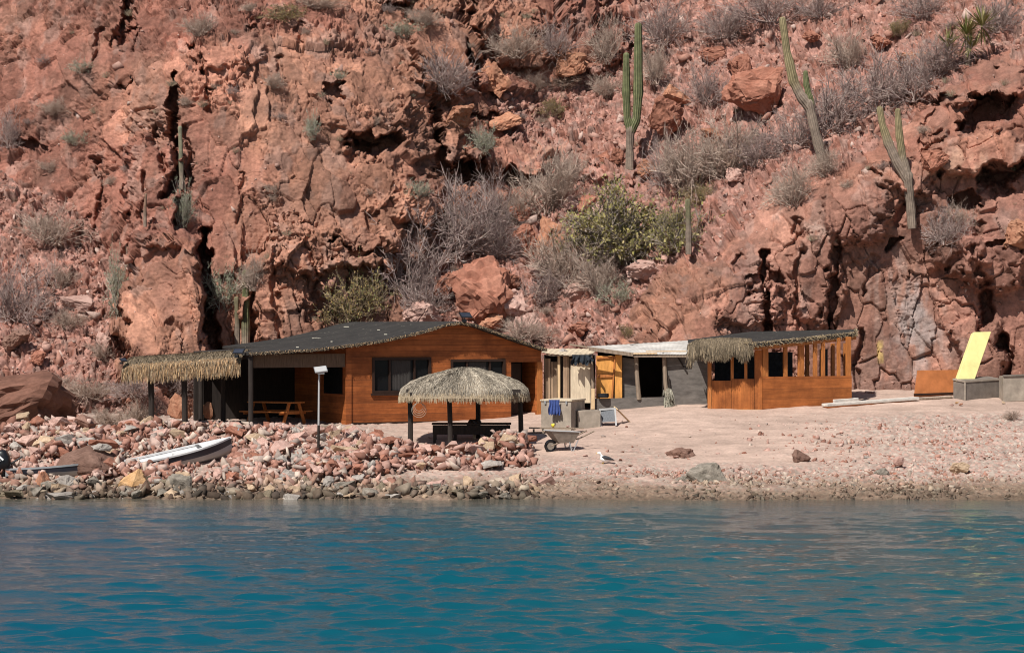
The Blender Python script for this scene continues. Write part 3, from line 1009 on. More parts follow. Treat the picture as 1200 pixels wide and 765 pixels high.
def bank_rocks():
    """the larger stones of the bank, each a thing of its own"""
    done = []
    words = {'rock_pink': 'pale pink angular stone', 'rock_grey': 'grey rounded stone', 'rock_red': 'dark red angular stone', 'rock_tan': 'tan stone',
             'rock_brown': 'dull brown stone', 'rock_algae': 'dark weedy stone', 'rock_wet': 'wet brown stone'}
    tries = 0
    while len(done) < 270 and tries < 60000:
        tries += 1
        x = rng.uniform(-15.5, 1.0)
        y = rng.uniform(66.5, 75.8)
        if rng.random() > float(in_bank(np.array([x]), np.array([y]))[0]):
            continue
        low = y < 68.2
        bigz = -8.6 < x < -4.2 and y > 70.6
        s_ = float(np.clip(.46 * (1 + rng.pareto(1.7 if bigz else 2.6)), .38, 1.0 if bigz else .85)) * (.8 if low else 1)
        if any((x - a) ** 2 + (y - b) ** 2 < (.36 * (s_ + c)) ** 2 for a, b, c in done):
            continue
        if -11.6 < x < -8.1 and 68.6 < y < 72.6:            # the skiff lies here
            continue
        if -16 < x < -13.0 and 68.2 < y < 69.9:
            continue
        done.append((x, y, s_))
        z = gz(x, y) + float(bank_height(np.array([x]), np.array([y]))[0]) + rng.uniform(.0, .14)
        mid = -4.6 < x < .8 and y > 69.5
        left = x < -4.6 and y > 68.2
        if low:
            mt = ['rock_algae', 'rock_wet', 'rock_grey', 'rock_tan', 'rock_grey'][rng.integers(0, 5)]
            where, g = 'at the water line', 'stones along the water line'
        elif mid:
            mt = ['rock_pink', 'rock_red', 'rock_grey', 'rock_pink', 'rock_tan', 'rock_red'][rng.integers(0, 6)]
            where, g = 'in the pile before the thatched shelter', 'stones piled before the shelter'
        else:
            mt = ['rock_pink', 'rock_pink', 'rock_grey', 'rock_red', 'rock_tan', 'rock_brown'][rng.integers(0, 6)]
            where, g = 'in the rubble bank before the cabin porch', 'stones of the rubble bank'
        d = (s_ * rng.uniform(.9, 1.35), s_ * rng.uniform(.8, 1.1), s_ * rng.uniform(.75, 1.05))
        single_rock('stone', (x, y, z), d, mt, f'{words[mt]} {where}', 'stone', g, mesh_i=int(rng.integers(0, 14)))


bank_rocks()


def boulder_at(px0, py0, px1, py1, Y, mat, label, seed, name='boulder', depth=.8, rz=.3, rough=.022, npts=20, sink=.12, flat=.8, cuts=6, tilt=0, soft=1):
    """a boulder filling this much of the picture at that distance"""
    wd, ht = (px1 - px0) * Y / F, (py1 - py0) * Y / F
    c = P((px0 + px1) / 2, (py0 + py1) / 2, Y)
    me = boulder_mesh(name, seed, npts, cuts, rough, 1.0, soft, fit=rz)
    c.y += .0
    c.z -= sink * ht * .5
    return single_rock(name, c, (wd, wd * depth, ht * (1 + sink)), mat, label, 'boulder', mesh=me, rz=0, tilt=tilt)


b = boulder_at(-70, 434, 88, 512, 77.0, 'rock_dark', 'big dark brown boulder standing on the shore at the left edge', 901, depth=.7, rz=.1, cuts=7, rough=.03)
boulder_at(66, 521, 147, 560, 69.4, 'rock_brown', 'smooth brown boulder with a pale top between the two boats', 902, depth=.8, rz=.2, rough=.012, soft=3, npts=60)
boulder_at(104, 519, 131, 528, 69.3, 'rock_grey', 'whitish stone capping the smooth brown boulder between the boats', 903, name='stone', depth=.9)
boulder_at(138, 549, 174, 576, 67.7, 'rock_ochre', 'flat ochre yellow rock at the water below the skiff', 904, depth=.7)
boulder_at(192, 555, 226, 582, 67.6, 'rock_algae', 'square grey brown block at the water line below the skiff', 905, depth=.6, npts=12)
boulder_at(40, 552, 62, 582, 67.8, 'rock_orange', 'rusty orange rock at the water before the grey dinghy', 906, depth=.8)
boulder_at(60, 556, 92, 578, 67.9, 'rock_grey', 'pale grey rock at the water below the brown boulder', 907, depth=.8)
boulder_at(469, 532, 508, 554, 72.0, 'rock_red', 'flat dark red slab in the stone pile before the shelter', 908, depth=.6, npts=14)
boulder_at(382, 546, 406, 568, 70.6, 'rock_pink', 'rounded pink boulder beside the yellow float', 909, depth=.8)
boulder_at(286, 497, 322, 517, 74.2, 'rock_pink', 'broad pink rock on the bank before the picnic table', 910, depth=.8)
boulder_at(382, 497, 402, 516, 74.2, 'rock_pink', 'upright pink block on the bank right of the lamp post', 911, depth=.9, npts=12)
boulder_at(404, 498, 426, 524, 74.0, 'rock_pink', 'pinkish grey boulder on the bank below the cabin corner', 912, depth=.8)
boulder_at(336, 500, 352, 508, 74.0, 'rock_grey', 'whitish stone on the bank just left of the lamp post', 913, name='stone', depth=.9)
boulder_at(601, 516, 619, 537, 73.2, 'rock_grey', 'grey rounded boulder by the right post of the thatched shelter', 914, depth=.8)
boulder_at(262, 536, 280, 552, 69.6, 'rock_brown', 'dark brown boulder below the bow of the skiff', 915, depth=.8)
boulder_at(780, 524, 818, 540, 72.6, 'rock_brown', 'low brown rock alone on the sand right of the gull', 916, depth=.7, rough=.03)
boulder_at(803, 541, 853, 573, 69.0, 'rock_algae', 'large greenish grey boulder on the gravel near the water', 917, depth=.8)
boulder_at(790, 557, 806, 572, 68.8, 'rock_algae', 'small weedy rock against the large greenish boulder', 918, name='stone', depth=.9)
boulder_at(927, 526, 951, 548, 71.6, 'rock_brown', 'pointed brown rock on the right of the beach', 919, depth=.7, npts=9, soft=1)
boulder_at(1022, 548, 1043, 560, 69.6, 'rock_algae', 'dark grey lump in the gravel on the right', 920, depth=.8)
boulder_at(1112, 541, 1136, 555, 69.8, 'rock_tan', 'tan rock with dark underside in the gravel far right', 921, depth=.8)
boulder_at(1046, 534, 1060, 545, 70.6, 'rock_pink', 'small purplish pink rock on the gravel at right', 922, name='stone', depth=.8)
boulder_at(196, 460, 226, 494, 82.4, 'rock_orange', 'rounded orange boulder seen between the awning posts', 923, depth=.8)
boulder_at(226, 463, 250, 500, 81.6, 'rock_orange', 'pinkish orange boulder beside the dark porch corner post', 924, depth=.8)


def hill_boulder(px0, py0, px1, py1, mat, label, seed, depth=.8, npts=16, fwd=.25, rz=None, rough=.045, cuts=9, tilt=0):
    q, n = on_hill((px0 + px1) / 2, py1 - (py1 - py0) * .15)
    Y = q.y - .12 * (py1 - py0) * q.y / F
    return boulder_at(px0, py0, px1, py1, Y, mat, label, seed, depth=depth, rz=random.uniform(0, 6) if rz is None else rz, rough=rough, npts=npts, cuts=cuts, tilt=tilt, soft=0)


HB = [
    (526, 299, 602, 378, 'rock_red', 'largest red boulder standing in the gully above the cabin ridge', 931, .75, 17),
    (600, 262, 636, 298, 'rock_red', 'dark red tilted block at the head of the pale slab', 932, .8, 12),
    (628, 252, 664, 300, 'rock_orange', 'long pale orange slab leaning beside the dark red block', 933, .6, 11),
    (578, 338, 620, 372, 'rock_pink', 'pink boulder at the right foot of the largest gully boulder', 934, .8, 14),
    (470, 352, 520, 382, 'rock_pink', 'pink boulder just above the cabin roof left of the ridge', 935, .8, 14),
    (732, 304, 772, 326, 'rock_pink', 'flat pale pink rock below the olive bush', 936, .7, 12),
    (846, 78, 918, 136, 'rock_red', 'largest rusty boulder high on the right scree', 937, .8, 15),
    (852, 62, 884, 92, 'rock_red', 'red block resting behind the largest rusty boulder', 938, .8, 14),
    (776, 98, 812, 124, 'rock_orange', 'orange block right of the tall two armed cactus', 939, .8, 13),
    (760, 112, 802, 156, 'rock_red', 'broken red boulder right of the tall two armed cactus', 940, .8, 13),
    (700, 176, 716, 190, 'rock_red', 'small dark red block left of the tall cactus foot', 941, .8, 12),
    (714, 172, 732, 192, 'rock_red', 'red block touching the foot of the tall cactus', 942, .8, 12),
    (746, 186, 776, 208, 'rock_orange', 'flat orange rock right of the tall cactus foot', 943, .7, 12),
    (558, 72, 600, 112, 'rock_orange', 'tan orange boulder below the forked crack in the upper face', 944, .8, 15),
    (568, 130, 612, 152, 'rock_orange', 'flat orange boulder on the ledge right of the pale green tuft', 945, .7, 13),
    (522, 122, 556, 148, 'rock_orange', 'pale topped rock above the second cave', 946, .8, 13),
    (650, 60, 690, 88, 'rock_orange', 'orange outcrop block below the twin clefts', 947, .8, 12),
    (2, 384, 36, 408, 'rock_brown', 'dark boulder with shaded side on the left scree', 948, .8, 14),
    (36, 410, 54, 426, 'rock_red', 'small dark red boulder low on the left scree', 949, .8, 14),
    (112, 386, 130, 412, 'rock_pink', 'pale pink slab standing on the scree left of the pillar', 950, .6, 11),
    (68, 345, 112, 364, 'rock_pink', 'long low pink slab on the left scree', 951, .5, 12),
    (596, 236, 622, 258, 'rock_red', 'brown red rock under the pale dry bush in the gully', 952, .8, 14),
    (676, 226, 704, 252, 'rock_red', 'broken red rock left of the olive bush', 953, .8, 12),
    (692, 236, 712, 254, 'rock_pink', 'pale pink fragment left of the olive bush', 954, .7, 10),
    (850, 196, 872, 212, 'rock_pink', 'pink rock at the foot of the pale dry bushes', 955, .8, 14),
    (1176, 256, 1240, 300, 'rock_orange', 'rounded boulder jutting from the right wall below the second hollow', 956, .8, 18),
    (598, 366, 640, 396, 'rock_pink', 'low pink boulder above the right slope of the cabin roof', 971, .8, 13),
    (586, 316, 612, 342, 'rock_red', 'dull red block against the shaded side of the largest gully boulder', 972, .8, 12),
    (640, 296, 668, 316, 'rock_orange', 'orange block below the long pale slab', 973, .7, 12),
    (652, 226, 680, 246, 'rock_pink', 'pinkish block above the long pale slab', 974, .8, 12),
    (560, 366, 592, 384, 'rock_orange', 'low orange block at the left foot of the largest gully boulder', 975, .8, 13),
    (676, 268, 700, 284, 'rock_orange', 'orange rock showing at the left edge of the olive bush', 976, .8, 12),
    (664, 376, 690, 394, 'rock_red', 'dull red rock low on the scree above the shed', 977, .8, 13),
    (820, 150, 846, 168, 'rock_orange', 'orange rock over the bright thicket', 978, .8, 12),
    (618, 300, 650, 330, 'rock_pink', 'pink block right of the largest gully boulder', 957, .8, 12),
    (1050, 60, 1090, 80, 'rock_orange', 'pale orange rock among the shrubs left of the yucca', 958, .8, 13),
    (1078, 176, 1112, 200, 'rock_red', 'red boulder right of the forked cactus', 959, .8, 14),
    (655, 330, 690, 352, 'rock_pink', 'low pink rock under the dry brush right of the gully', 960, .7, 12),
    (500, 318, 532, 350, 'rock_red', 'dull red rock half hidden by purple grey brush', 961, .8, 13),
    (1020, 40, 1046, 58, 'rock_red', 'small red rock on the upper right scree', 962, .8, 12),
    (940, 32, 962, 48, 'rock_red', 'dark red rock right of the leaning cactus tip', 963, .8, 12),
    (818, 54, 850, 74, 'rock_red', 'low red rock on the scree above the largest rusty boulder', 964, .7, 12),
]
for e in HB:
    hill_boulder(e[0], e[1], e[2], e[3], e[4], e[5], e[6], e[7], e[8])

# ------------------------------------------------------------------ vegetation
def seg_mesh(name, segs, cols, mat, leaves=None):
    """three-sided twigs from (p0, p1, r0, r1) rows, plus optional leaf quads (p, d, size, colour)"""
    S = np.array(segs, np.float32)
    p0, p1, r0, r1 = S[:, :3], S[:, 3:6], S[:, 6:7], S[:, 7:8]
    d = p1 - p0
    d /= np.linalg.norm(d, axis=1, keepdims=True) + 1e-9
    ref = np.where(np.abs(d[:, 2:3]) < .9, np.array([[0, 0, 1.]]), np.array([[1., 0, 0]]))
    a = np.cross(d, ref)
    a /= np.linalg.norm(a, axis=1, keepdims=True)
    b = np.cross(d, a)
    ring = []
    for p, r in ((p0, r0), (p1, r1)):
        for k in range(3):
            t = 2 * math.pi * k / 3
            ring.append(p + (a * math.cos(t) + b * math.sin(t)) * r)
    V = np.stack(ring, 1)
    n = len(S)
    f = np.array([[0, 1, 4, 3], [1, 2, 5, 4], [2, 0, 3, 5]])
    Fc = (np.arange(n) * 6)[:, None, None] + f[None]
    V = V.reshape(-1, 3)
    C = np.repeat(np.array(cols, np.float32), 6, axis=0)
    Fc = Fc.reshape(-1, 4)
    if leaves is not None and len(leaves):
        L = np.array(leaves, np.float32)
        c, dd, sz, cl = L[:, :3], L[:, 3:6], L[:, 6:7], L[:, 7:10]
        rr = np.random.default_rng(len(L)).normal(size=c.shape)
        sd = np.cross(dd, rr)
        sd /= np.linalg.norm(sd, axis=1, keepdims=True) + 1e-9
        q = np.stack([c - sd * sz * .28, c + dd * sz * .5 - sd * sz * .3, c + dd * sz, c + dd * sz * .5 + sd * sz * .3], 1)
        Fl = (np.arange(len(L)) * 4)[:, None] + np.arange(4)[None] + len(V)
        V = np.concatenate([V, q.reshape(-1, 3)])
        C = np.concatenate([C, np.repeat(cl, 4, axis=0)])
        Fc = np.concatenate([Fc, Fl])
    o = raw_mesh(name, V, Fc, mat, C)
    me = o.data
    bpy.data.objects.remove(o)
    return me


KIND = {  # stems, spread, twig radius, colours of wood, leaf amount, leaf colours
    'twig': dict(stems=27, spread=1.45, up=.25, rad=.0042, kids=(4, 5), wood=[(.34, .25, .22), (.27, .19, .172), (.42, .33, .29)], leaf=0),
    'dry': dict(stems=34, spread=1.2, up=.5, rad=.0036, kids=(4, 5), wood=[(.45, .335, .265), (.37, .27, .215), (.52, .41, .335)], leaf=0),
    'green': dict(stems=24, spread=1.4, up=.3, rad=.004, kids=(5, 5), wood=[(.26, .21, .17), (.33, .27, .22)], leaf=5, lc=[(.255, .225, .075), (.32, .27, .11), (.19, .17, .065), (.36, .29, .14)], lsize=.030),
    'pale': dict(stems=20, spread=1.3, up=.4, rad=.0036, kids=(4, 4), wood=[(.34, .31, .24), (.41, .38, .31)], leaf=3, lc=[(.27, .28, .18), (.33, .33, .24), (.20, .22, .13)], lsize=.028),
    'gold': dict(stems=20, spread=1.2, up=.5, rad=.0036, kids=(4, 5), wood=[(.34, .25, .16), (.28, .21, .15)], leaf=4, lc=[(.30, .21, .08), (.23, .19, .075), (.17, .165, .07), (.36, .26, .12)], lsize=.028),
    'tuft': dict(stems=110, spread=1.15, up=.55, rad=.005, kids=(0, 0), wood=[(.40, .33, .24), (.34, .27, .19), (.46, .38, .28), (.30, .27, .18)], leaf=0),
}


def shrub_meshes(kind, seed):
    k = KIND[kind]
    rnd = random.Random(seed)
    stems, scol, twigs, tcol, leaves = [], [], [], [], []

    def unit(v):
        return v.normalized()

    def grow(p, d, ln, r, lvl):
        q = p
        n = 3 if lvl == 0 else 2
        pts = [q]
        for i in range(n):
            d = unit(d + Vector((rnd.gauss(0, .17), rnd.gauss(0, .17), rnd.gauss(0, .12) + .04)))
            q2 = q + d * ln / n
            r2 = r * (1 - .6 * (i + 1) / n)
            c = Vector(rnd.choice(k['wood'])) * rnd.uniform(.75, 1.2)
            (stems if lvl == 0 else twigs).append((*q, *q2, r * (1 - .6 * i / n), r2))
            (scol if lvl == 0 else tcol).append(tuple(c))
            q = q2
            pts.append(q)
        if lvl < 2 and k['kids'][0]:
            for _ in range(k['kids'][lvl] * (2 if lvl == 0 else 1)):
                t = rnd.uniform(.25, 1)
                j = min(int(t * n), n - 1)
                b = pts[j].lerp(pts[j + 1], t * n - j)
                nd = unit(d + Vector((rnd.gauss(0, .75), rnd.gauss(0, .75), rnd.gauss(0, .55) + .1)))
                grow(b, nd, ln * rnd.uniform(.38, .62), r * .62, lvl + 1)
        if k['leaf'] and lvl == 2:
            for _ in range(k['leaf']):
                t = rnd.random()
                b = pts[0].lerp(pts[-1], t)
                leaves.append((*b, *unit(Vector((rnd.gauss(0, 1), rnd.gauss(0, 1), rnd.gauss(.3, 1)))), k['lsize'] * rnd.uniform(.6, 1.3),
                               *(Vector(rnd.choice(k['lc'])) * rnd.uniform(.75, 1.2))))
    for i in range(k['stems']):
        az_ = rnd.uniform(0, 6.283)
        th = math.acos(rnd.uniform(math.cos(k['spread']), 1))
        d = Vector((math.sin(th) * math.cos(az_), math.sin(th) * math.sin(az_), math.cos(th) * .9 + k['up'] * .2))
        base = Vector((rnd.gauss(0, .06), rnd.gauss(0, .06), -.04))
        grow(base, unit(d), rnd.uniform(.34, .56), k['rad'] * rnd.uniform(1.0, 1.9) * (1.6 if kind != 'tuft' else 1), 0)
    sm = seg_mesh('stems', stems, scol, M['shrub'])
    tm = seg_mesh('twigs', twigs, tcol, M['shrub'], leaves) if twigs else None
    return sm, tm


SHRUB = {k: [shrub_meshes(k, 500 + 17 * i + len(k)) for i in range(3 if k != 'tuft' else 4)] for k in KIND}


def link_mesh(name, me, parent):
    o = bpy.data.objects.new(name, me)
    COL.objects.link(o)
    o.parent = parent
    return o


def shrub(px, py, wpx, hpx, kind, label, group=None, i=0, name='dry_shrub', cat='shrub', loc=None):
    if loc is None:
        loc, n = on_hill(px, py)
        loc = loc + Vector((0, .05, -.03))
    s_ = loc.y / F
    sm, tm = SHRUB[kind][i % len(SHRUB[kind])]
    if tm is None:
        o = bpy.data.objects.new(name, sm)
        COL.objects.link(o)
        tag(o, label, cat, group)
    else:
        o = thing(name, loc, label, cat, group)
        link_mesh('stems', sm, o)
        link_mesh('foliage' if KIND[kind]['leaf'] else 'twigs', tm, o)
    o.location = loc
    o.rotation_euler = (0, 0, rng.uniform(0, 6.28))
    o.scale = (wpx * s_ * 1.05, wpx * s_ * 1.05, hpx * s_ * 1.75)
    return o


SHRUBS = [
    (18, 374, 84, 66, 'twig', 'purplish grey bare shrub at the left edge of the scree'),
    (58, 283, 84, 40, 'dry', 'dull olive grey shrub on the left scree above the bare purple one'),
    (70, 336, 36, 24, 'dry', 'small dark grey round shrub in the middle of the left scree'),
    (8, 170, 34, 40, 'twig', 'bare shrub at the left edge halfway up the face'),
    (96, 84, 40, 16, 'pale', 'flat grey green shrub high on the left face'),
    (62, 132, 40, 18, 'dry', 'flat grey shrub on the left face below the flat grey green one'),
    (88, 168, 36, 18, 'pale', 'pale yellowish green shrub on the left face'),
    (60, 200, 30, 14, 'dry', 'little grey shrub below the pale yellowish green one'),
    (60, 464, 64, 24, 'dry', 'low grey brush behind the big dark boulder at left'),
    (110, 464, 64, 24, 'dry', 'low grey brush right of the big dark boulder'),
    (160, 462, 54, 26, 'twig', 'brown grey brush seen under the left end of the awning'),
    (128, 500, 66, 20, 'dry', 'low grey brush on the shore left of the first awning post'),
    (164, 500, 46, 34, 'dry', 'grey brush just behind the first awning post'),
    (205, 458, 46, 26, 'twig', 'dark brush between the awning posts'),
    (212, 264, 30, 48, 'pale', 'whitish dry bush at the foot of the dark chimney cleft'),
    (262, 360, 50, 52, 'pale', 'pale green bush in the shadow right of the rock pillar'),
    (296, 336, 30, 40, 'dry', 'pale dry stalks beside the paired cacti behind the cabin'),
    (416, 378, 72, 74, 'gold', 'yellow green bush rising behind the cabin roof'),
    (396, 384, 50, 44, 'gold', 'lower golden bush left of the yellow green one behind the roof'),
    (480, 345, 96, 92, 'twig', 'large purplish bare shrub left in the gully thicket'),
    (530, 300, 96, 84, 'twig', 'large purplish bare shrub in the middle of the gully thicket'),
    (560, 268, 86, 60, 'twig', 'purplish bare shrub at the top of the gully thicket'),
    (500, 372, 60, 56, 'twig', 'lowest purplish bare shrub of the gully thicket'),
    (586, 300, 60, 50, 'twig', 'purplish bare shrub behind the largest gully boulder'),
    (640, 246, 84, 70, 'dry', 'pale dry bush in the gully under the flat ledge'),
    (606, 262, 60, 44, 'dry', 'smaller pale dry bush left of the one under the ledge'),
    (668, 214, 40, 34, 'dry', 'little grey bush left of the tall cactus foot'),
    (748, 304, 140, 92, 'green', 'big olive green bush in the middle of the slope'),
    (712, 300, 90, 70, 'green', 'left side olive bush leaning against the big one'),
    (790, 292, 44, 50, 'green', 'upright olive bush between the big one and the post like cactus'),
    (668, 330, 90, 62, 'dry', 'dense grey bush left below the olive one'),
    (706, 342, 70, 46, 'dry', 'grey bush directly below the olive one'),
    (640, 352, 50, 36, 'twig', 'grey brown bush right of the pink gully boulder'),
    (724, 356, 50, 30, 'pale', 'ashy shrub above the white shed roof'),
    (612, 398, 60, 30, 'dry', 'rounded grey bush above the right cabin eave'),
    (733, 396, 20, 18, 'gold', 'small yellowish bush above the white shed roof'),
    (806, 222, 80, 72, 'dry', 'tall pale dry bush left in the bright thicket'),
    (850, 206, 90, 70, 'dry', 'pale dry bush in the middle of the bright thicket'),
    (884, 192, 56, 44, 'twig', 'dark purplish bush right of the bright thicket'),
    (780, 212, 50, 50, 'twig', 'brownish bush right of the tall cactus'),
    (930, 238, 54, 48, 'dry', 'grey bush below the leaning cactus on the scree'),
    (818, 240, 34, 30, 'gold', 'yellowish bush above the post like cactus'),
    (826, 118, 50, 44, 'twig', 'dark grey bush left of the largest rusty boulder'),
    (974, 152, 84, 66, 'twig', 'purplish bush just right of the leaning cactus'),
    (1030, 128, 84, 62, 'twig', 'purplish bush above the forked cactus'),
    (1072, 116, 70, 56, 'twig', 'purplish bush right above the forked cactus'),
    (994, 78, 60, 44, 'dry', 'greyish bush high on the right scree'),
    (1054, 42, 28, 20, 'gold', 'small yellow tuft like bush near the top of the right scree'),
    (900, 22, 90, 40, 'twig', 'dark purplish brush at the top behind the leaning cactus'),
    (846, 40, 60, 36, 'twig', 'brown brush at the top left of the leaning cactus'),
    (960, 18, 60, 26, 'twig', 'brown brush at the top right of the leaning cactus'),
    (1080, 20, 70, 34, 'twig', 'purplish brush at the top left of the yucca'),
    (1170, 36, 60, 44, 'twig', 'purplish brush in the top right corner'),
    (1106, 84, 70, 40, 'twig', 'bare brush under the yucca'),
    (930, 170, 50, 44, 'twig', 'bare bush left behind the leaning cactus'),
    (966, 206, 40, 34, 'dry', 'grey brush at the foot of the leaning cactus'),
    (1106, 284, 54, 40, 'twig', 'bare twiggy bush at the foot of the forked cactus'),
    (1126, 266, 40, 30, 'dry', 'faint grey bush below the lower hollow'),
    (524, 108, 70, 50, 'twig', 'brown bare shrub left of the tan orange boulder'),
    (604, 66, 70, 32, 'dry', 'spreading grey shrub right of the forked crack'),
    (652, 62, 40, 38, 'twig', 'brown shrub below the twin clefts'),
    (622, 108, 56, 24, 'dry', 'flat grey shrub on the upper ledge'),
    (660, 104, 44, 18, 'dry', 'thin grey shrub on the upper ledge left of the tall cactus'),
    (644, 136, 38, 22, 'gold', 'yellowish tuft bush on the upper ledge'),
    (567, 178, 34, 32, 'pale', 'grey green bush above the second cave'),
    (710, 70, 44, 50, 'dry', 'grey bush left of the tall cactus top'),
    (780, 50, 66, 50, 'twig', 'dark brush right of the tall cactus top'),
    (768, 96, 40, 44, 'dry', 'grey bush right of the tall cactus'),
    (712, 112, 44, 24, 'dry', 'low grey bush left of the tall cactus middle'),
    (472, 42, 44, 20, 'pale', 'green grey shrub near the top of the orange face'),
    (498, 26, 44, 20, 'dry', 'grey shrub near the top right of the orange face'),
    (232, 40, 40, 24, 'dry', 'grey shrub near the top left of the wall'),
    (336, 24, 60, 22, 'gold', 'brownish grass patch near the top of the wall'),
    (370, 8, 60, 18, 'dry', 'grey brush along the top edge over the wall'),
    (322, 102, 34, 16, 'dry', 'small grey shrub in the middle of the wall'),
    (398, 96, 20, 16, 'pale', 'small whitish shrub right in the middle of the wall'),
    (322, 228, 24, 14, 'dry', 'small dark grey shrub halfway up the wall'),
    (366, 160, 20, 30, 'pale', 'pale shrub left of the wide cave'),
    (488, 230, 30, 22, 'pale', 'pale shrub under the wide cave'),
    (136, 362, 26, 70, 'pale', 'pale tall dry bush against the left of the rock pillar'),
    (118, 420, 34, 24, 'dry', 'grey bush low on the scree left of the pillar'),
    (84, 382, 40, 24, 'dry', 'grey bush in the middle of the low left scree'),
    (1186, 492, 26, 12, 'dry', 'dry grass clump on the sand at the right edge'),
]
for i, e in enumerate(SHRUBS):
    lab = e[5]
    if e[1] > 485:
        q = on_ground(e[0], e[1])
        shrub(*e[:5], lab, i=i, loc=q)
    else:
        shrub(*e[:5], lab, i=i)

k = 0
for _ in range(2000):
    px, py = rng.uniform(0, 1200), rng.uniform(4, 440)
    if px > 700 and py > 300:
        continue
    if any(abs(px - e[0]) < e[2] * .5 and abs(py - e[1] + e[3] * .4) < e[3] * .6 for e in SHRUBS):
        continue
    if 150 < px < 240 and py > 270:
        continue
    right = px > 500
    s_ = rng.uniform(9, 20)
    shrub(px, py, s_, s_ * .55, ['tuft', 'tuft', 'dry', 'tuft', 'twig'][k % 5], 'small dry tuft on the gully slope and scree' if right else 'small dry tuft on the left face and its scree',
          'dry tufts of the gully' if right else 'dry tufts of the left face', i=k, name='dry_tuft', cat='tuft')
    k += 1
    if k >= 84:
        break


# ------------------------------------------------------------------ cacti
def ribbed(pts, rad, green, brown, brown_to, ribs=11, dome=True):
    """a ribbed column along a path, rounded at the tip; colours of spine ridges and hollows"""
    pts = [Vector(p) for p in pts]
    n = ribs * 4
    dense, dr = [], []
    for i in range(len(pts) - 1):
        for t in np.linspace(0, 1, 7)[:-1]:
            dense.append(pts[i].lerp(pts[i + 1], t))
            dr.append(rad[i] + (rad[i + 1] - rad[i]) * t)
    d = (pts[-1] - pts[-2]).normalized()
    e = rad[-1]
    for t in ((0, .45, .75, .93, 1.0) if dome else (0,)):
        dense.append(pts[-1] + d * e * t * 1.1)
        dr.append(e * math.sqrt(max(0, 1 - t * t)) + .002)
    vs, cs = [], []
    L = len(dense)
    for i, p in enumerate(dense):
        dd = (dense[min(i + 1, L - 1)] - dense[max(i - 1, 0)]).normalized()
        a = dd.cross(Vector((0, 1, .1))).normalized()
        b = dd.cross(a).normalized()
        wob = 1 + .05 * math.sin(i * 1.7) + .07 * math.sin(i * .61 + pts[0].x)
        for k_ in range(n):
            t = 2 * math.pi * k_ / n
            ridge = (k_ % 4) == 0
            r = dr[i] * wob * (1.0 if ridge else (.90 if k_ % 2 else .80))
            vs.append(p + (a * math.cos(t) + b * math.sin(t)) * r)
            m = max(0, min(1, (i / L - brown_to) / .18))
            g = Vector(green) * (1.25 if ridge else .8) + (Vector((.10, .08, .05)) if ridge else Vector((0, 0, 0)))
            br = Vector(brown) * (1.15 if ridge else .85)
            cs.append(tuple(br.lerp(g, m)))
    fs = [(i * n + k_, i * n + (k_ + 1) % n, (i + 1) * n + (k_ + 1) % n, (i + 1) * n + k_) for i in range(L - 1) for k_ in range(n)]
    return np.array([tuple(v) for v in vs]), np.array(fs), np.array(cs)


GREEN, OLIVE, BARK = (.105, .115, .05), (.205, .165, .088), (.235, .18, .138)


def cactus(label, base, columns, group=None):
    """columns: (part name, [(px, py), ...], [radius in px, ...], green, brown share)"""
    q, _ = on_hill(*base)
    t = thing('cactus', q + Vector((0, -.05, -.1)), label, 'cactus', group)
    o = parent_origin(t)
    for name, path, rad, green, brown in columns:
        pts = [P(a, b_, q.y - .35) - o for a, b_ in path]
        v, f, c = ribbed(pts, [r * .86 * q.y / F for r in rad], green, BARK, brown)
        raw_mesh(name, v, f, M['cactus'], c, t, smooth_=False)
    return t


cactus('tallest green cactus with two upright columns on a brown trunk', (738, 196), [
    ('trunk', [(738, 202), (738, 175), (739, 152)], [5.5, 5.6, 6.0], BARK, .9),
    ('column', [(739, 156), (746, 140), (748, 110), (748, 32)], [5.5, 6.0, 6.4, 5.6], GREEN, -.2),
    ('column', [(739, 156), (735, 138), (734, 110), (734, 66)], [5.0, 5.4, 5.4, 4.6], GREEN, -.2)])
cactus('tall leaning cactus with one short arm on the right scree', (966, 192), [
    ('trunk', [(966, 196), (956, 158), (948, 122)], [6.5, 6.8, 7.0], BARK, .9),
    ('column', [(950, 128), (938, 112), (930, 96), (922, 60), (917, 24)], [7.0, 7.0, 6.6, 5.6, 4.4], OLIVE, .25),
    ('arm', [(952, 124), (948, 112), (945, 100), (944, 86)], [4.0, 4.6, 4.2, 3.4], GREEN, -.2)])
cactus('forked yellowish cactus with two arms on the right wall', (1067, 264), [
    ('trunk', [(1069, 268), (1067, 240), (1063, 206)], [5.6, 6.4, 7.4], BARK, .95),
    ('column', [(1064, 212), (1050, 188), (1041, 168), (1034, 146), (1031, 128)], [7.0, 7.2, 6.2, 5.0, 4.0], OLIVE, .35),
    ('column', [(1064, 208), (1058, 186), (1054, 160), (1052, 131)], [6.0, 5.6, 5.0, 4.2], OLIVE, .2)])
cactus('single post like dark cactus right of the olive bush', (807, 294), [('column', [(807, 298), (807, 266), (806, 236)], [4.0, 4.0, 3.4], (.14, .13, .07), .35)])
cactus('taller green cactus of the pair behind the cabin roof', (288, 404), [('column', [(288, 424), (288, 370), (288, 320)], [5.6, 5.6, 4.4], GREEN, .15)])
cactus('shorter brown cactus of the pair behind the cabin roof', (277, 404), [('column', [(278, 424), (278, 380), (277, 350)], [3.6, 3.6, 3.0], (.15, .13, .075), .3)])
cactus('slim grey cactus standing in the dark chimney cleft', (212, 214), [('column', [(213, 222), (212, 180), (211, 150)], [3.2, 3.2, 2.6], (.19, .18, .12), .1)])
cactus('little brown cactus stump below the chimney cleft', (170, 262), [('column', [(170, 266), (170, 245), (171, 228)], [2.2, 2.2, 1.6], (.22, .13, .09), .2)])

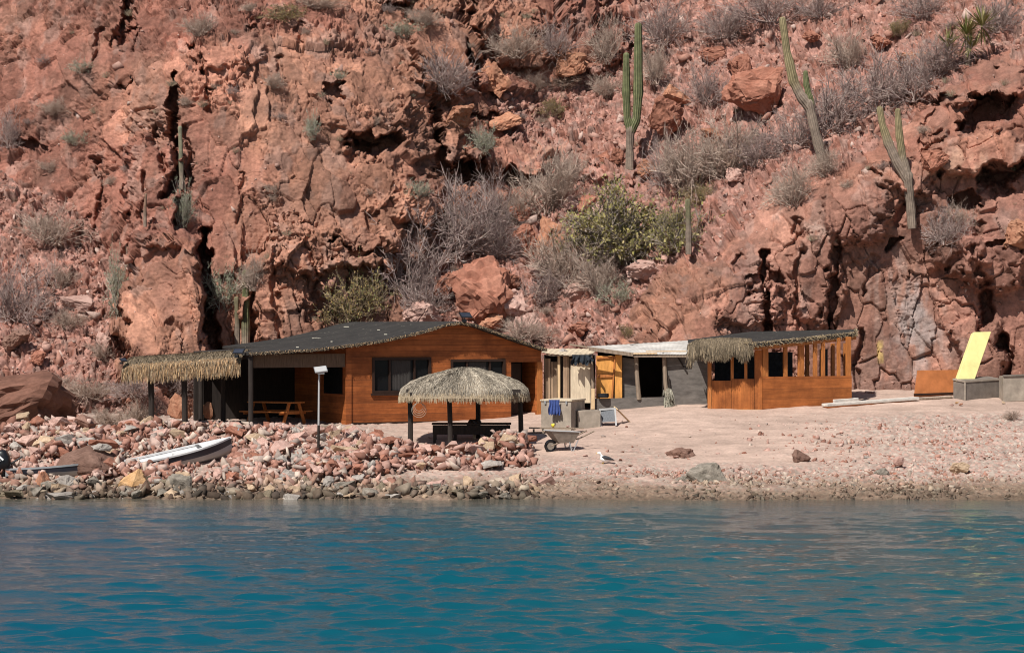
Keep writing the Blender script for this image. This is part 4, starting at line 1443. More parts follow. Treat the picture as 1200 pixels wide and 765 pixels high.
# yucca-like plant in the top right corner
q, _ = on_hill(1134, 70)
t = thing('yucca', q, 'spiky yellow green yucca with short trunk in the top right', 'yucca')
mb = MB()
o_ = q
mb.tube([q - Vector((0, 0, .2)), q + Vector((.02, 0, .5)), q + Vector((-.05, 0, .95))], [.13, .11, .10], 8)
mb.tube([q + Vector((.02, 0, .45)), q + Vector((.35, .05, .85)), q + Vector((.48, .05, 1.15))], [.09, .08, .07], 8)
mb.build('trunk', M['wood_grey'], t)
segs, cols, lv = [(0, 0, 0, 0, 0, .01, .001, .001)], [(.2, .2, .1)], []
for hx, hz, nl in ((-.05, 1.0, 110), (.55, 1.35, 110), (-.75, .55, 70), (.1, .5, 60)):
    for _ in range(nl):
        d = Vector((rng.normal(), rng.normal(), rng.normal() * .8 + .55)).normalized()
        lv.append((hx, 0, hz, *d, rng.uniform(.6, 1.1), *(np.array([(.23, .215, .075), (.17, .175, .06), (.33, .27, .13)][rng.integers(0, 3)]) * rng.uniform(.8, 1.2))))
L = np.array(lv)
vv, ff, cc = [], [], []
for i, l in enumerate(L):
    c, d = Vector(l[:3]), Vector(l[3:6])
    sd = d.cross(Vector((0, 0, 1))).normalized() * .028
    vv += [c - sd, c + d * l[6] * .5 - sd + Vector((0, 0, .012)), c + d * l[6] - Vector((0, 0, .04)), c + d * l[6] * .5 + sd + Vector((0, 0, .012)), ]
    ff.append((4 * i, 4 * i + 1, 4 * i + 2, 4 * i + 3))
    cc += [tuple(l[7:10])] * 4
raw_mesh('leaves', np.array([tuple(v) for v in vv]), np.array(ff), M['shrub'], np.array(cc), t)


# ------------------------------------------------------------------ thatch
def straw(name, roots, dirs, lens, cols, width, parent, sag=.25):
    """many thin blades of straw: each a bent strip"""
    o = np.array(parent_origin(parent)) if parent else 0
    n = len(roots)
    d = dirs / (np.linalg.norm(dirs, axis=1, keepdims=True) + 1e-9)
    side = np.cross(d, rng.normal(size=(n, 3)) * .6 + np.array([0, 1, 0]))
    side /= np.linalg.norm(side, axis=1, keepdims=True) + 1e-9
    side *= (width * rng.uniform(.6, 1.4, n))[:, None] / 2
    l = lens[:, None]
    mid = roots + d * l * .5
    d2 = d + np.array([0, 0, -sag])
    d2 /= np.linalg.norm(d2, axis=1, keepdims=True)
    tip = mid + d2 * l * .5
    V = np.stack([roots - side, roots + side, mid + side, mid - side, tip + side * .5, tip - side * .5], 1).reshape(-1, 3) - o
    k_ = (np.arange(n) * 6)[:, None]
    Fc = np.concatenate([k_ + np.array([[0, 1, 2, 3]]), k_ + np.array([[3, 2, 4, 5]])])
    return raw_mesh(name, V, Fc, M['straw'], np.repeat(cols, 6, axis=0), parent)


def straw_cols(n, pal):
    pal = np.array(pal)
    return pal[rng.integers(0, len(pal), n)] * rng.uniform(.65, 1.25, (n, 1))


GREY_STRAW = [(.42, .355, .275), (.33, .28, .22), (.50, .43, .335), (.25, .21, .165), (.56, .48, .37)]
TAN_STRAW = [(.43, .265, .14), (.33, .21, .125), (.50, .32, .17), (.26, .17, .105), (.57, .38, .21)]
OLD_STRAW = [(.22, .17, .115), (.29, .225, .15), (.16, .125, .09), (.35, .265, .17)]


# ------------------------------------------------------------------ walls seen as planes
class Plane:
    """an upright plane: u runs along it to the right, v goes back, z is up"""

    def __init__(s, ox, oy, ang):
        s.o = Vector((ox, oy))
        s.eu = Vector((math.cos(ang), math.sin(ang)))
        s.ev = Vector((-math.sin(ang), math.cos(ang)))
        s.ang = ang

    def __call__(s, u, v, z):
        q = s.o + s.eu * u + s.ev * v
        return Vector((q.x, q.y, z))

    def uz(s, px, py, v=0):
        """u and z of the wall point at this place of the photograph"""
        o = s.o + s.ev * v
        k_ = (px - CX) / F
        u = (k_ * o.y - o.x) / (s.eu.x - k_ * s.eu.y)
        Y = o.y + s.eu.y * u
        return u, EYE - (py - CY) * Y / F

    def board(s, mb, u0, u1, v0, v1, z0, z1):
        b_ = [s(u0, v0, z0), s(u1, v0, z0), s(u1, v1, z0), s(u0, v1, z0)]
        t_ = [s(u0, v0, z1), s(u1, v0, z1), s(u1, v1, z1), s(u0, v1, z1)]
        mb.hexa(b_, t_)


# ------------------------------------------------------------------ the cabin
CAB = Plane(-5.42, 79.0, R(28))
PR = [(-3.7, 3.96), (-1.5, 4.06), (0, 4.22), (1.2, 4.37), (2.6, 4.66), (3.4, 4.88), (4.0, 4.97), (4.6, 4.87), (5.6, 4.55), (6.5, 4.27), (7.3, 4.04)]


def cab_roof(u):
    return float(np.interp(u, [a for a, b_ in PR], [b_ for a, b_ in PR]))


cab = thing('cabin', CAB(3.5, 0, 1.5), 'orange wooden cabin with dark felt gable roof and shaded porch', 'cabin')
Z0 = 1.50
u0w, _ = CAB.uz(408, 497)
u1w, _ = CAB.uz(634, 493)
win = []
for a, b_, c, d in ((436, 419, 505, 460), (528, 421, 592, 462)):
    ua, za = CAB.uz(a, b_)
    ub, zb = CAB.uz(c, d)
    win.append((ua, ub, zb, za))
ud0, zd0 = CAB.uz(599, 493)
ud1, zd1 = CAB.uz(629, 424)
doorh = (ud0, ud1, Z0, zd1)
holes = win + [doorh]
wall = MB()
us = sorted({u0w, u1w, *[h[0] for h in holes], *[h[1] for h in holes], *[p[0] for p in PR if u0w < p[0] < u1w]})
for a, b_ in zip(us[:-1], us[1:]):
    m = (a + b_) / 2
    hs = sorted([h for h in holes if h[0] < m < h[1]], key=lambda h: h[2])
    z = [Z0]
    for h in hs:
        z += [h[2], h[3]]
    z.append(None)
    for i in range(0, len(z), 2):
        lo = z[i]
        hi = z[i + 1]
        ha, hb = (cab_roof(a) - .10, cab_roof(b_) - .10) if hi is None else (hi, hi)
        if ha - lo < .01:
            continue
        for v in (0, .12):
            wall.add([CAB(a, v, lo), CAB(b_, v, lo), CAB(b_, v, hb), CAB(a, v, ha)], [(0, 1, 2, 3)])
for h in holes:
    for ua in h[:2]:
        wall.add([CAB(ua, 0, h[2]), CAB(ua, .12, h[2]), CAB(ua, .12, h[3]), CAB(ua, 0, h[3])], [(0, 1, 2, 3)])
    for zz in h[2:]:
        wall.add([CAB(h[0], 0, zz), CAB(h[1], 0, zz), CAB(h[1], .12, zz), CAB(h[0], .12, zz)], [(0, 1, 2, 3)])
# the left wall under the porch, the right wall, the back wall
VB = 8.4
for uu in (u0w + .001, u1w - .001):
    wall.add([CAB(uu, .0, Z0), CAB(uu, VB, Z0), CAB(uu, VB, cab_roof(uu) - .10), CAB(uu, .0, cab_roof(uu) - .10)], [(0, 1, 2, 3)])
for a, b_ in zip(us[:-1], us[1:]):
    wall.add([CAB(a, VB, Z0), CAB(b_, VB, Z0), CAB(b_, VB, cab_roof(b_) - .1), CAB(a, VB, cab_roof(a) - .1)], [(0, 1, 2, 3)])
wall.build('wall', M['wood_cabin'], cab)
fl = MB()
CAB.board(fl, -3.7, u1w, .02, 4.6, 1.3, 1.545)
fl.build('floor_slab', M['crate_grey'], cab)
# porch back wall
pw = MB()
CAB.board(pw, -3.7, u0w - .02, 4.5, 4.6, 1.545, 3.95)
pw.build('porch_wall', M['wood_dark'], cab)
# near-black sheet: the shade of the rooms behind the openings, as colour
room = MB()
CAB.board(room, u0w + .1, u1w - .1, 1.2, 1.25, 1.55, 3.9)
room.build('shade_sheet', M['dark'], cab)
for h in win:
    fr = MB()
    t_ = .085
    CAB.board(fr, h[0], h[1], -.035, .10, h[3] - t_, h[3])
    CAB.board(fr, h[0], h[1], -.035, .10, h[2], h[2] + t_)
    CAB.board(fr, h[0], h[0] + t_, -.035, .10, h[2] + t_, h[3] - t_)
    CAB.board(fr, h[1] - t_, h[1], -.035, .10, h[2] + t_, h[3] - t_)
    um = h[0] + (h[1] - h[0]) * .30
    CAB.board(fr, um - .03, um + .03, -.01, .10, h[2] + t_, h[3] - t_)
    um = h[0] + (h[1] - h[0]) * .72
    CAB.board(fr, um - .03, um + .03, -.01, .10, h[2] + t_, h[3] - t_)
    CAB.board(fr, h[0] - .05, h[1] + .05, -.07, .0 - .003, h[2] - .07, h[2] - .002)
    f_ = fr.build('window', M['frame_brown'], cab)
    pn = MB()
    CAB.board(pn, h[0] + t_, h[1] - t_, .05, .07, h[2] + t_, h[3] - t_)
    pn.build('pane', M['dark_glass'], f_)
    ct = MB()
    ua, ub = h[0] + (h[1] - h[0]) * .34, h[0] + (h[1] - h[0]) * .66
    n = 12
    for i in range(n):
        a, b_ = ua + (ub - ua) * i / n, ua + (ub - ua) * (i + 1) / n
        va, vb = (.042, .049) if i % 2 else (.049, .042)
        ct.add([CAB(a, va, h[2] + .1), CAB(b_, vb, h[2] + .1), CAB(b_, vb, h[3] - .1), CAB(a, va, h[3] - .1)], [(0, 1, 2, 3)])
    ct.build('curtain', M['curtain'], f_)
# side window on the porch
sw = MB()
for v0, v1 in ((.45, 1.95),):
    q = [CAB(u0w - .03, v0, 2.55), CAB(u0w - .03, v1, 2.55), CAB(u0w - .03, v1, 3.45), CAB(u0w - .03, v0, 3.45)]
    sw.hexa([q[0], q[1], CAB(u0w - .004, v1, 2.55), CAB(u0w - .004, v0, 2.55)], [q[3], q[2], CAB(u0w - .004, v1, 3.45), CAB(u0w - .004, v0, 3.45)])
sw.build('side_window', M['dark_glass'], cab)
# door set back in its opening, with an orange reveal post
dr = MB()
CAB.board(dr, ud0 + .02, ud0 + .12 + (ud1 - ud0) * .55, .55, .59, 1.55, zd1 - .05)
dr.build('door', M['frame_brown'], cab)
ps = MB()
CAB.board(ps, ud1 + .002, u1w + .03, -.06, .10, 1.5, zd1 + .0)
ps.build('door_post', M['wood_post'], cab)
cp_ = MB()
CAB.board(cp_, u0w - .10, u0w + .10, -.05, -.003, Z0, cab_roof(u0w) - .13)
cp_.build('corner_board', M['wood_cabin'], cab)
sk = MB()
CAB.board(sk, u0w + .102, ud0 - .01, -.03, -.003, Z0 - .02, Z0 + .12)
sk.build('skirting', M['frame_brown'], cab)
# roof: a felt sheet with thickness, porch part shorter at the back
rf = MB()
OV = .40


def roof_strip(mb, pts, v0, v1, th, lift=0.0, dip=0.0):
    for (a, za), (b_, zb) in zip(pts[:-1], pts[1:]):
        nv = 6
        for i in range(nv):
            va, vb = v0 + (v1 - v0) * i / nv, v0 + (v1 - v0) * (i + 1) / nv
            mb.add([CAB(a, va, za + lift), CAB(b_, va, zb + lift), CAB(b_, vb, zb + lift), CAB(a, vb, za + lift)], [(0, 1, 2, 3)])
            mb.add([CAB(a, va, za + lift - th), CAB(b_, va, zb + lift - th), CAB(b_, vb, zb + lift - th), CAB(a, vb, za + lift - th)], [(3, 2, 1, 0)])
        for v in (v0, v1):
            mb.add([CAB(a, v, za + lift), CAB(b_, v, zb + lift), CAB(b_, v, zb + lift - th), CAB(a, v, za + lift - th)], [(0, 1, 2, 3)])
    for (a, za) in (pts[0], pts[-1]):
        mb.add([CAB(a, v0, za + lift), CAB(a, v1, za + lift), CAB(a, v1, za + lift - th), CAB(a, v0, za + lift - th)], [(0, 1, 2, 3)])


left = [p for p in PR if p[0] <= 0]
roof_strip(rf, [(-1.1, 4.09), (0, 4.22)], 4.6, 8.6, .09)
right = [p for p in PR if p[0] >= 0]
roof_strip(rf, left, -OV, 4.6, .09)
roof_strip(rf, right, -OV, 8.6, .09)
ro = rf.build('roof', M['felt'], cab)
# bits of pale debris lying on the felt
for u, v, s_ in ((1.2, 5.4, .16), (2.6, 3.2, .10), (.4, 2.2, .07), (3.0, 6.8, .12), (-1.2, 1.4, .06), (1.9, 1.1, .07)):
    db = MB()
    db.box(CAB(u, v, cab_roof(u) + .02), (s_ * 1.8, s_, .03), u * 3)
    db.build('litter', M['rope'], ro)
# frayed thatch edge hanging along the front of the roof
n = 5200
uu = rng.uniform(-3.7, 7.3, n)
vv = rng.uniform(-OV - .02, -OV + .10, n)
zz = np.interp(uu, [a for a, _ in PR], [b_ for _, b_ in PR]) + rng.uniform(-.07, .01, n)
roots = np.array([tuple(CAB(a, b_, c)) for a, b_, c in zip(uu, vv, zz)])
dirs = np.stack([rng.normal(.1, .5, n), rng.normal(-.5, .25, n), rng.normal(-.5, .3, n)], 1)
straw('thatch_trim', roots, dirs, rng.uniform(.02, .075, n), straw_cols(n, OLD_STRAW + TAN_STRAW[1:4]), .012, cab)
# porch: valance, posts, beam
va = MB()
ua, za = CAB.uz(295, 412, -.3)
ub, zb = CAB.uz(409, 430, -.3)
CAB.board(va, -3.35, u0w - .12, -.02, .02, 3.46, 3.90)
va.build('valance', M['valance'], cab)
for (u, v) in ((-3.55, -.25), (-3.55, 2.2), (-3.55, 4.3)):
    b_ = MB()
    p = CAB(u, v, 1.2)
    b_.tube([p, p + Vector((.01, 0, 1.4)), p + Vector((0, 0, 2.68))], [.085, .08, .085], 8)
    b_.build('porch_post', M['wood_dark'], cab)
bm_ = MB()
bm_.beam(CAB(-3.55, -.3, 3.80), CAB(-3.55, 4.5, 3.80), .10, .12)
bm_.build('porch_beam', M['wood_dark'], cab)

# small solar floodlight on the gable, and one at the corner of the awning


def solar_flood(loc, label, s_=1.0, rz=0.0):
    t_ = thing('solar_floodlight', loc, label, 'floodlight')
    a = MB()
    a.beam(loc, loc + Vector((0, -.02, .16 * s_)), .03, .03)
    a.build('bracket', M['black'], t_)
    a = MB()
    c = loc + Vector((.05, -.03, .22 * s_))
    m = Matrix.Rotation(R(38), 3, 'X')
    a.box(c, (.46 * s_, .30 * s_, .03), rz, m)
    f_ = a.build('panel_frame', M['black'], t_)
    a = MB()
    a.box(c + (Matrix.Rotation(rz, 3, 'Z') @ m @ Vector((0, 0, .018))), (.40 * s_, .24 * s_, .006), rz, m)
    a.build('solar_panel', M['panel_cells'], f_)
    a = MB()
    a.box(loc + Vector((0, -.10, .02)), (.16 * s_, .10, .12 * s_), rz)
    a.build('lamp_head', M['black'], t_)
    return t_


solar_flood(CAB(4.15, -.30, 4.98), 'small dark solar floodlight on the cabin gable peak', .9, .5)
solar_flood(P(278, 418, 77.0), 'small black solar floodlight where the awning meets the porch', .8, -.3)
solar_flood(P(143, 426, 77.3), 'small black lamp at the far left end of the awning', .55, .9)

# ------------------------------------------------------------------ picnic table in the porch
pt = CAB(-1.55, .75, 1.548)
t = thing('picnic_table', pt, 'orange wooden picnic table with slanted legs standing in the porch', 'picnic table')
ax = Vector((-.85, .52, 0)).normalized()      # long axis, away from the lamp post
ay = Vector((.52, .85, 0)).normalized()
ay = Vector((ax.y, -ax.x, 0)) * -1


def tp(a, b_, z):
    return pt + ax * a + ay * b_ + Vector((0, 0, z))


m = MB()
for i in range(5):
    y0 = -.36 + i * .15
    m.beam(tp(-.1, y0 + .06, .74), tp(1.75, y0 + .06, .74), .13, .04)
m.build('tabletop', M['wood_table'], t)
for s_ in (-1, 1):
    m = MB()
    m.beam(tp(-.1, s_ * .66 - .07, .44), tp(1.75, s_ * .66 - .07, .44), .12, .04)
    m.beam(tp(-.1, s_ * .66 + .07, .44), tp(1.75, s_ * .66 + .07, .44), .12, .04)
    m.build('bench', M['wood_table'], t)
for a in (.08, 1.55):
    for s_ in (-1, 1):
        m = MB()
        m.beam(tp(a, s_ * .26, .72), tp(a, s_ * .60, .0), .045, .12)
        m.build('leg', M['wood_table'], t)
    m = MB()
    m.beam(tp(a + .05, -.72, .40), tp(a + .05, .72, .40), .05, .10)
    m.build('crossbar', M['wood_table'], t)

# ------------------------------------------------------------------ thatched awning left of the cabin
AW = Plane(P(146, 0, 77.4).x, 77.4, R(-3))
aw = thing('thatched_awning', AW(1.9, 0, 1.5), 'straw awning on two dark posts at the left end of the cabin', 'awning')
LA = AW.uz(282, 0)[0]
slab = MB()
prof = [(2.2, 4.02), (1.2, 4.02), (.35, 3.93), (-.10, 3.72), (-.22, 3.42)]       # v, z: back edge to drooping front
for (va_, za_), (vb_, zb_) in zip(prof[:-1], prof[1:]):
    for i in range(8):
        ua, ub = LA * i / 8, LA * (i + 1) / 8
        ka, kb = -.24 * (1 - ua / LA), -.24 * (1 - ub / LA)
        slab.add([AW(ua, va_, za_ + ka), AW(ub, va_, za_ + kb), AW(ub, vb_, zb_ + kb), AW(ua, vb_, zb_ + ka)], [(0, 1, 2, 3)])
        slab.add([AW(ua, va_, za_ - .1 + ka), AW(ub, va_, za_ - .1 + kb), AW(ub, vb_ + .08, zb_ - .04 + kb), AW(ua, vb_ + .08, zb_ - .04 + ka)], [(3, 2, 1, 0)])
th = slab.build('thatch', M['thatch'], aw)
n = 15000
t_ = rng.random(n)
uu = rng.uniform(-.04, LA + .03, n)
pv = np.array(prof)
seg = np.concatenate([[0], np.cumsum(np.hypot(np.diff(pv[:, 0]), np.diff(pv[:, 1])))])
t_ = seg[-1] * (t_ ** .55)
vv = np.interp(t_, seg, pv[:, 0])
zz = np.interp(t_, seg, pv[:, 1]) - .24 * (1 - uu / LA) + .02
roots = np.array([tuple(AW(a, b_, c)) for a, b_, c in zip(uu, vv, zz)])
dv = np.interp(t_, seg, np.gradient(pv[:, 0], seg))
dz = np.interp(t_, seg, np.gradient(pv[:, 1], seg))
dirs = np.stack([AW.ev.x * dv, AW.ev.y * dv, dz], 1) + rng.normal(0, .12, (n, 3))
lens = rng.uniform(.10, .34, n) * np.where(t_ > seg[-1] * .9, 1.1, .75)
col = straw_cols(n, OLD_STRAW)
low = (t_ > seg[-1] * .80) & (rng.random(n) < .75)
col[low] = straw_cols(int(low.sum()), TAN_STRAW) * .85
straw('straw_fringe', roots, dirs, lens, col, .014, th)
for px_ in (178, 217):
    u, z = AW.uz(px_, 503, .15)
    m = MB()
    p = AW(u, .15, 1.3)
    m.tube([p, p + Vector((-.02, 0, 1.2)), p + Vector((-.05, 0, 2.35))], [.10, .095, .10], 9)
    m.build('post', M['wood_dark'], aw)
m = MB()
m.beam(AW(0, .18, 3.46), AW(LA, .18, 3.68), .08, .10)
m.beam(AW(0, 1.9, 3.62), AW(LA, 1.9, 3.84), .08, .10)
m.build('crossbeam', M['wood_dark'], aw)

# ------------------------------------------------------------------ the round thatched shelter
SC = Vector((P(543, 0, 75.2).x, 75.2, 1.08))
sh = thing('thatched_shelter', SC, 'round grey straw shelter on four leaning posts before the cabin', 'shelter')
RX, RY = 1.90, 1.68
dome = [(0.0, 3.50), (.18, 3.47), (.55, 3.27), (.82, 3.06), (.96, 2.84), (1.0, 2.58)]


def dome_rz(t_):
    a = np.array(dome)
    sg = np.concatenate([[0], np.cumsum(np.hypot(np.diff(a[:, 0]) * 2, np.diff(a[:, 1])))])
    x = t_ * sg[-1]
    return np.interp(x, sg, a[:, 0]), np.interp(x, sg, a[:, 1])


def sq(ang):
    """plan between a circle and a square"""
    c, s_ = np.cos(ang), np.sin(ang)
    return 1 / (np.abs(c) ** 3.2 + np.abs(s_) ** 3.2) ** (1 / 3.2)


vs, fs = [], []
nt_, na = 18, 56
for i in range(nt_ + 1):
    r_, z_ = dome_rz(i / nt_)
    for j in range(na):
        a = 2 * math.pi * j / na
        k_ = sq(a + .35) * (1 + .02 * math.sin(5 * a))
        apex = .10 * (1 - r_)
        vs.append((SC.x + apex + RX * r_ * k_ * math.cos(a), SC.y + RY * r_ * k_ * math.sin(a), z_))
for i in range(nt_):
    for j in range(na):
        fs.append((i * na + j, i * na + (j + 1) % na, (i + 1) * na + (j + 1) % na, (i + 1) * na + j))
nb = len(vs)
for j in range(na):
    x, y, z = vs[nt_ * na + j]
    vs.append((SC.x + (x - SC.x) * .93, SC.y + (y - SC.y) * .93, z + .02))
for i, k_ in ((0, .6), (1, .1)):
    for j in range(na):
        a = 2 * math.pi * j / na
        vs.append((SC.x + RX * k_ * .95 * math.cos(a), SC.y + RY * k_ * .95 * math.sin(a), 3.10 if i == 0 else 3.36))
for lv_ in range(3):
    o0 = nt_ * na if lv_ == 0 else nb + (lv_ - 1) * na
    o1 = nb + lv_ * na
    for j in range(na):
        fs.append((o0 + j, o0 + (j + 1) % na, o1 + (j + 1) % na, o1 + j))
mb = MB()
mb.add(vs, fs)
th = mb.build('thatch', M['thatch'], sh)
n = 34000
t_ = rng.random(n) ** .62
a = rng.uniform(0, 2 * math.pi, n)
r_, z_ = dome_rz(t_)
r2, z2 = dome_rz(np.minimum(t_ + .04, 1.02))
k_ = sq(a + .35) * (1 + .02 * np.sin(5 * a))
edge = t_ > .93
roots = np.stack([SC.x + .10 * (1 - r_) + RX * r_ * k_ * np.cos(a), SC.y + RY * r_ * k_ * np.sin(a), z_ + .015], 1)
dirs = np.stack([RX * (r2 - r_) * k_ * np.cos(a), RY * (r2 - r_) * k_ * np.sin(a), z2 - z_], 1)
dirs /= np.linalg.norm(dirs, axis=1, keepdims=True) + 1e-6
dirs[edge] = np.array([0, 0, -1.0])
dirs += rng.normal(0, .11, (n, 3))
tipc = straw_cols(n, GREY_STRAW) * (.86 + .30 * vnoise(np.stack([np.cos(a) * 7, np.sin(a) * 7, z_ * 1.2], 1).astype(np.float32), 12))[:, None]
tipc[edge] = straw_cols(int(edge.sum()), [(.56, .45, .30), (.46, .36, .24), (.38, .29, .19)])
straw('straw_fringe', roots, dirs, rng.uniform(.06, .17, n) * np.where(edge, 1.25, 1), tipc, .013, th)
for (px_, py_, Y_, tx) in ((481, 520, 74.9, -.02), (528, 521, 74.2, -.05), (560, 505, 76.2, .0), (611, 518, 75.2, -.06)):
    x = (px_ - CX) * Y_ / F
    g = gz(x, Y_)
    p = Vector((x, Y_, g - .15))
    top = Vector((x + tx, Y_ + (SC.y - Y_) * .1, 2.86))
    m = MB()
    m.tube([p, (p + top) / 2 + Vector((.012, 0, 0)), top], [.088, .080, .078], 9)
    m.build('post', M['wood_dark'] if px_ > 540 else M['wood_grey'] if False else M['wood_dark'], sh)
m = MB()
for dy in (-1.0, 1.0):
    m.beam((SC.x - 1.75, SC.y + dy, 2.80), (SC.x + 1.80, SC.y + dy, 2.80), .08, .09)
for dx in (-1.6, 1.6):
    m.beam((SC.x + dx, SC.y - 1.2, 2.72), (SC.x + dx, SC.y + 1.2, 2.72), .07, .07)
m.build('ring_beam', M['wood_dark'], sh)

# pale coil of rope hanging from the shelter
c = P(491, 471, 74.0)
m = MB()
for i in range(4):
    r_ = .17 + .045 * i
    pts = [c + Vector((r_ * .75 * math.sin(a_), .02 * i, -.02 - r_ * (1 - math.cos(a_)) * .75)) for a_ in np.linspace(0, 2 * math.pi, 22)]
    m.tube(pts, .005, 4, False)
tag(m.build('rope_coil', M['rope'], None), 'pale coil of thin rope hanging at the left of the straw shelter', 'rope')

# dark counter table under the shelter
Yt = 75.3
tb = thing('table', Vector((P(552, 0, Yt).x, Yt, 1.1)), 'long dark wooden table in the shade of the straw shelter', 'table')
x0, x1 = P(507, 0, Yt).x, P(598, 0, Yt).x
zt = P(0, 496, Yt).z
m = MB()
m.box(((x0 + x1) / 2, Yt + .35, zt - .02), (x1 - x0 + .06, .78, .04))
m.build('tabletop', M['wood_dark'], tb)
m = MB()
m.box(((x0 + x1) / 2, Yt, zt - .20), (x1 - x0, .04, .30))
m.build('apron', M['wood_dark'], tb)
m = MB()
m.box((x1 - .42, Yt + .03, zt - .50), (.82, .04, .55))
m.build('side_panel', M['wood_dark'], tb)
for xx in (x0 + .06, x0 + .70, x1 - .06):
    for yy in (Yt + .07, Yt + .68):
        g = gz(xx, yy)
        m = MB()
        m.box((xx, yy, (g - .06 + zt - .36) / 2), (.09, .09, zt - .36 - g + .06))
        m.build('leg', M['wood_dark'], tb)
# dark bag on the table: a slumped lump
c = P(555, 493, Yt + .3)
bag = boulder_mesh('bag', 77, 22, 3, .05, .8, 3)
bag.materials[0] = M['black']
o = bpy.data.objects.new('bag', bag)
COL.objects.link(o)
o.location = c + Vector((0, 0, -.05))
o.scale = (.62, .4, .42)
tag(o, 'slumped black bag lying on the long dark table', 'bag')
m = MB()
p = on_ground(556, 515)
m.tube([p + Vector((0, -.0, -.05)), p + Vector((0, 0, .36))], [.05, .048], 10)
tag(m.build('bollard', M['cream_board'], None), 'short pale round post before the dark table', 'post')

# low plank bench with odds and ends, behind the wheelbarrow
pb = on_ground(650, 507)
t = thing('plank_bench', pb, 'thin weathered plank on short legs behind the wheelbarrow', 'bench')
zb_ = pb.z + .14
xa, xb = P(620, 0, pb.y).x, P(684, 0, pb.y).x
m = MB()
m.beam((xa, pb.y, zb_ + .02), (xb, pb.y + .1, zb_), .30, .035)
m.build('seat', M['wood_grey'], t)
for xx in (xa + .15, xa + .45, xb - .3):
    m = MB()
    m.box((xx, pb.y + .02, (zb_ + pb.z) / 2 - .05), (.06, .22, zb_ - pb.z + .06))
    m.build('leg', M['wood_grey'], t)
o = single_rock('float', Vector((P(648, 0, pb.y).x, pb.y - .03, zb_ + .10)), (.16, .14, .16), 'yellow', 'yellow plastic float on the thin plank', 'float', mesh=boulder_mesh('float', 12, 40, 2, .0, 1, 3))
single_rock('stone', Vector((P(666, 0, pb.y).x, pb.y, zb_ + .06)), (.22, .16, .12), 'rock_pink', 'pale pink stone lying on the right end of the thin plank', 'stone', mesh_i=3)
single_rock('float', P(373, 563, 69.6), (.22, .2, .22), 'yellow', 'yellow float lying among the stones below the lamp post', 'float', mesh=o.data)

# ------------------------------------------------------------------ solar lamp post on the bank
q = on_ground(373, 528)
q.z -= .1
lp = thing('solar_lamp_post', q, 'slim white lamp post with tilted solar panel on the stone bank', 'lamp post')
top = P(374, 436, q.y)
mid = P(373.4, 498, q.y)
m = MB()
m.tube([mid, top], [.032, .028], 8)
m.build('pole', M['grey_paint'], lp)
m = MB()
m.tube([q - Vector((0, 0, .2)), mid], [.042, .040], 8)
m.build('pole_base', M['wood_dark'], lp)
m = MB()
rot = Matrix.Rotation(R(28), 3, 'X') @ Matrix.Rotation(R(-8), 3, 'Y')
m.box(top + Vector((.05, -.05, .08)), (.38, .34, .035), .25, rot)
f_ = m.build('panel_frame', M['steel'], lp)
m = MB()
m.box(top + Vector((.05, -.05, .08)) + Matrix.Rotation(.25, 3, 'Z') @ rot @ Vector((0, 0, .021)), (.34, .30, .006), .25, rot)
m.build('solar_panel', M['grey_paint'], f_)
m = MB()
m.box(top + Vector((.06, -.12, -.02)), (.20, .12, .06), .2)
m.build('lamp_head', M['grey_paint'], lp)

# ------------------------------------------------------------------ weathered shed between cabin and hut
SH = Plane(P(636, 0, 82.6).x, 82.6, R(-3))
sd = thing('shed', SH(2.9, 0, 1.65), 'weathered open shed patched from old boards with a white sheet roof', 'shed')


def su(px, v=0):
    return SH.uz(px, 450, v)[0]


def sz(py, px=720, v=0):
    return SH.uz(px, py, v)[1]


# upright grey boards at the left, uneven, with gaps
m = MB()
for i, (a, b_, tp_, bt) in enumerate(((638, 645, 420, 492), (646, 653, 424, 492), (660, 667, 417, 492), (667.5, 673, 420, 492), (673.5, 679, 424, 492))):
    SH.board(m, su(a), su(b_), .04 * (i % 2), .03 + .04 * (i % 2), sz(bt), sz(tp_))
m.build('plank_wall', M['wood_grey_boards'], sd)
m = MB()
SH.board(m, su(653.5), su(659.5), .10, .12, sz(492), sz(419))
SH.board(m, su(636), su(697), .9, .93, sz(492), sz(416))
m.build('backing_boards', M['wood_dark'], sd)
m = MB()
SH.board(m, su(653.5), su(656.5), -.05, -.005, sz(492), sz(416))
m.build('pale_upright', M['wood_pale'], sd)
m = MB()
SH.board(m, su(679.5), su(692), -.03, -.005, sz(492), sz(424))
m.add([SH(su(668.7), -.01, sz(470)), SH(su(692), -.01, sz(470)), SH(su(691), -.01, sz(425)), SH(su(669), -.01, sz(425))], [(0, 1, 2, 3)])
cb = MB()
SH.board(cb, su(668.8), su(692), -.055, -.032, sz(472), sz(425))
cb.build('cream_panel', M['cream_board'], sd)
m = MB()
m.tube([SH(su(693.5), -.12, sz(494)), SH(su(695), -.10, sz(450)), SH(su(692.5), -.12, sz(414))], [.07, .06, .055], 8)
m.build('post', M['wood_grey'], sd)
m = MB()
SH.board(m, su(692.7), su(697), -.22, -.19, sz(479), sz(455))
m.build('pale_post_foot', M['wood_pale'], sd)
# orange plywood inside, lit by the sun, with a frame
m = MB()
SH.board(m, su(698.5), su(719), .22, .25, sz(493), sz(417))
SH.board(m, su(720.5), su(729), .16, .20, sz(493), sz(416))
m.build('plywood_panel', M['ply_orange'], sd)
m = MB()
m.beam(SH(su(699), .18, sz(441)), SH(su(719), .18, sz(440)), .05, .09)
m.beam(SH(su(717), .17, sz(467)), SH(su(720.5), .17, sz(418)), .05, .09)
m.beam(SH(su(699), .18, sz(420)), SH(su(720), .18, sz(418)), .04, .05)
m.build('panel_frame', M['wood_post'], sd)
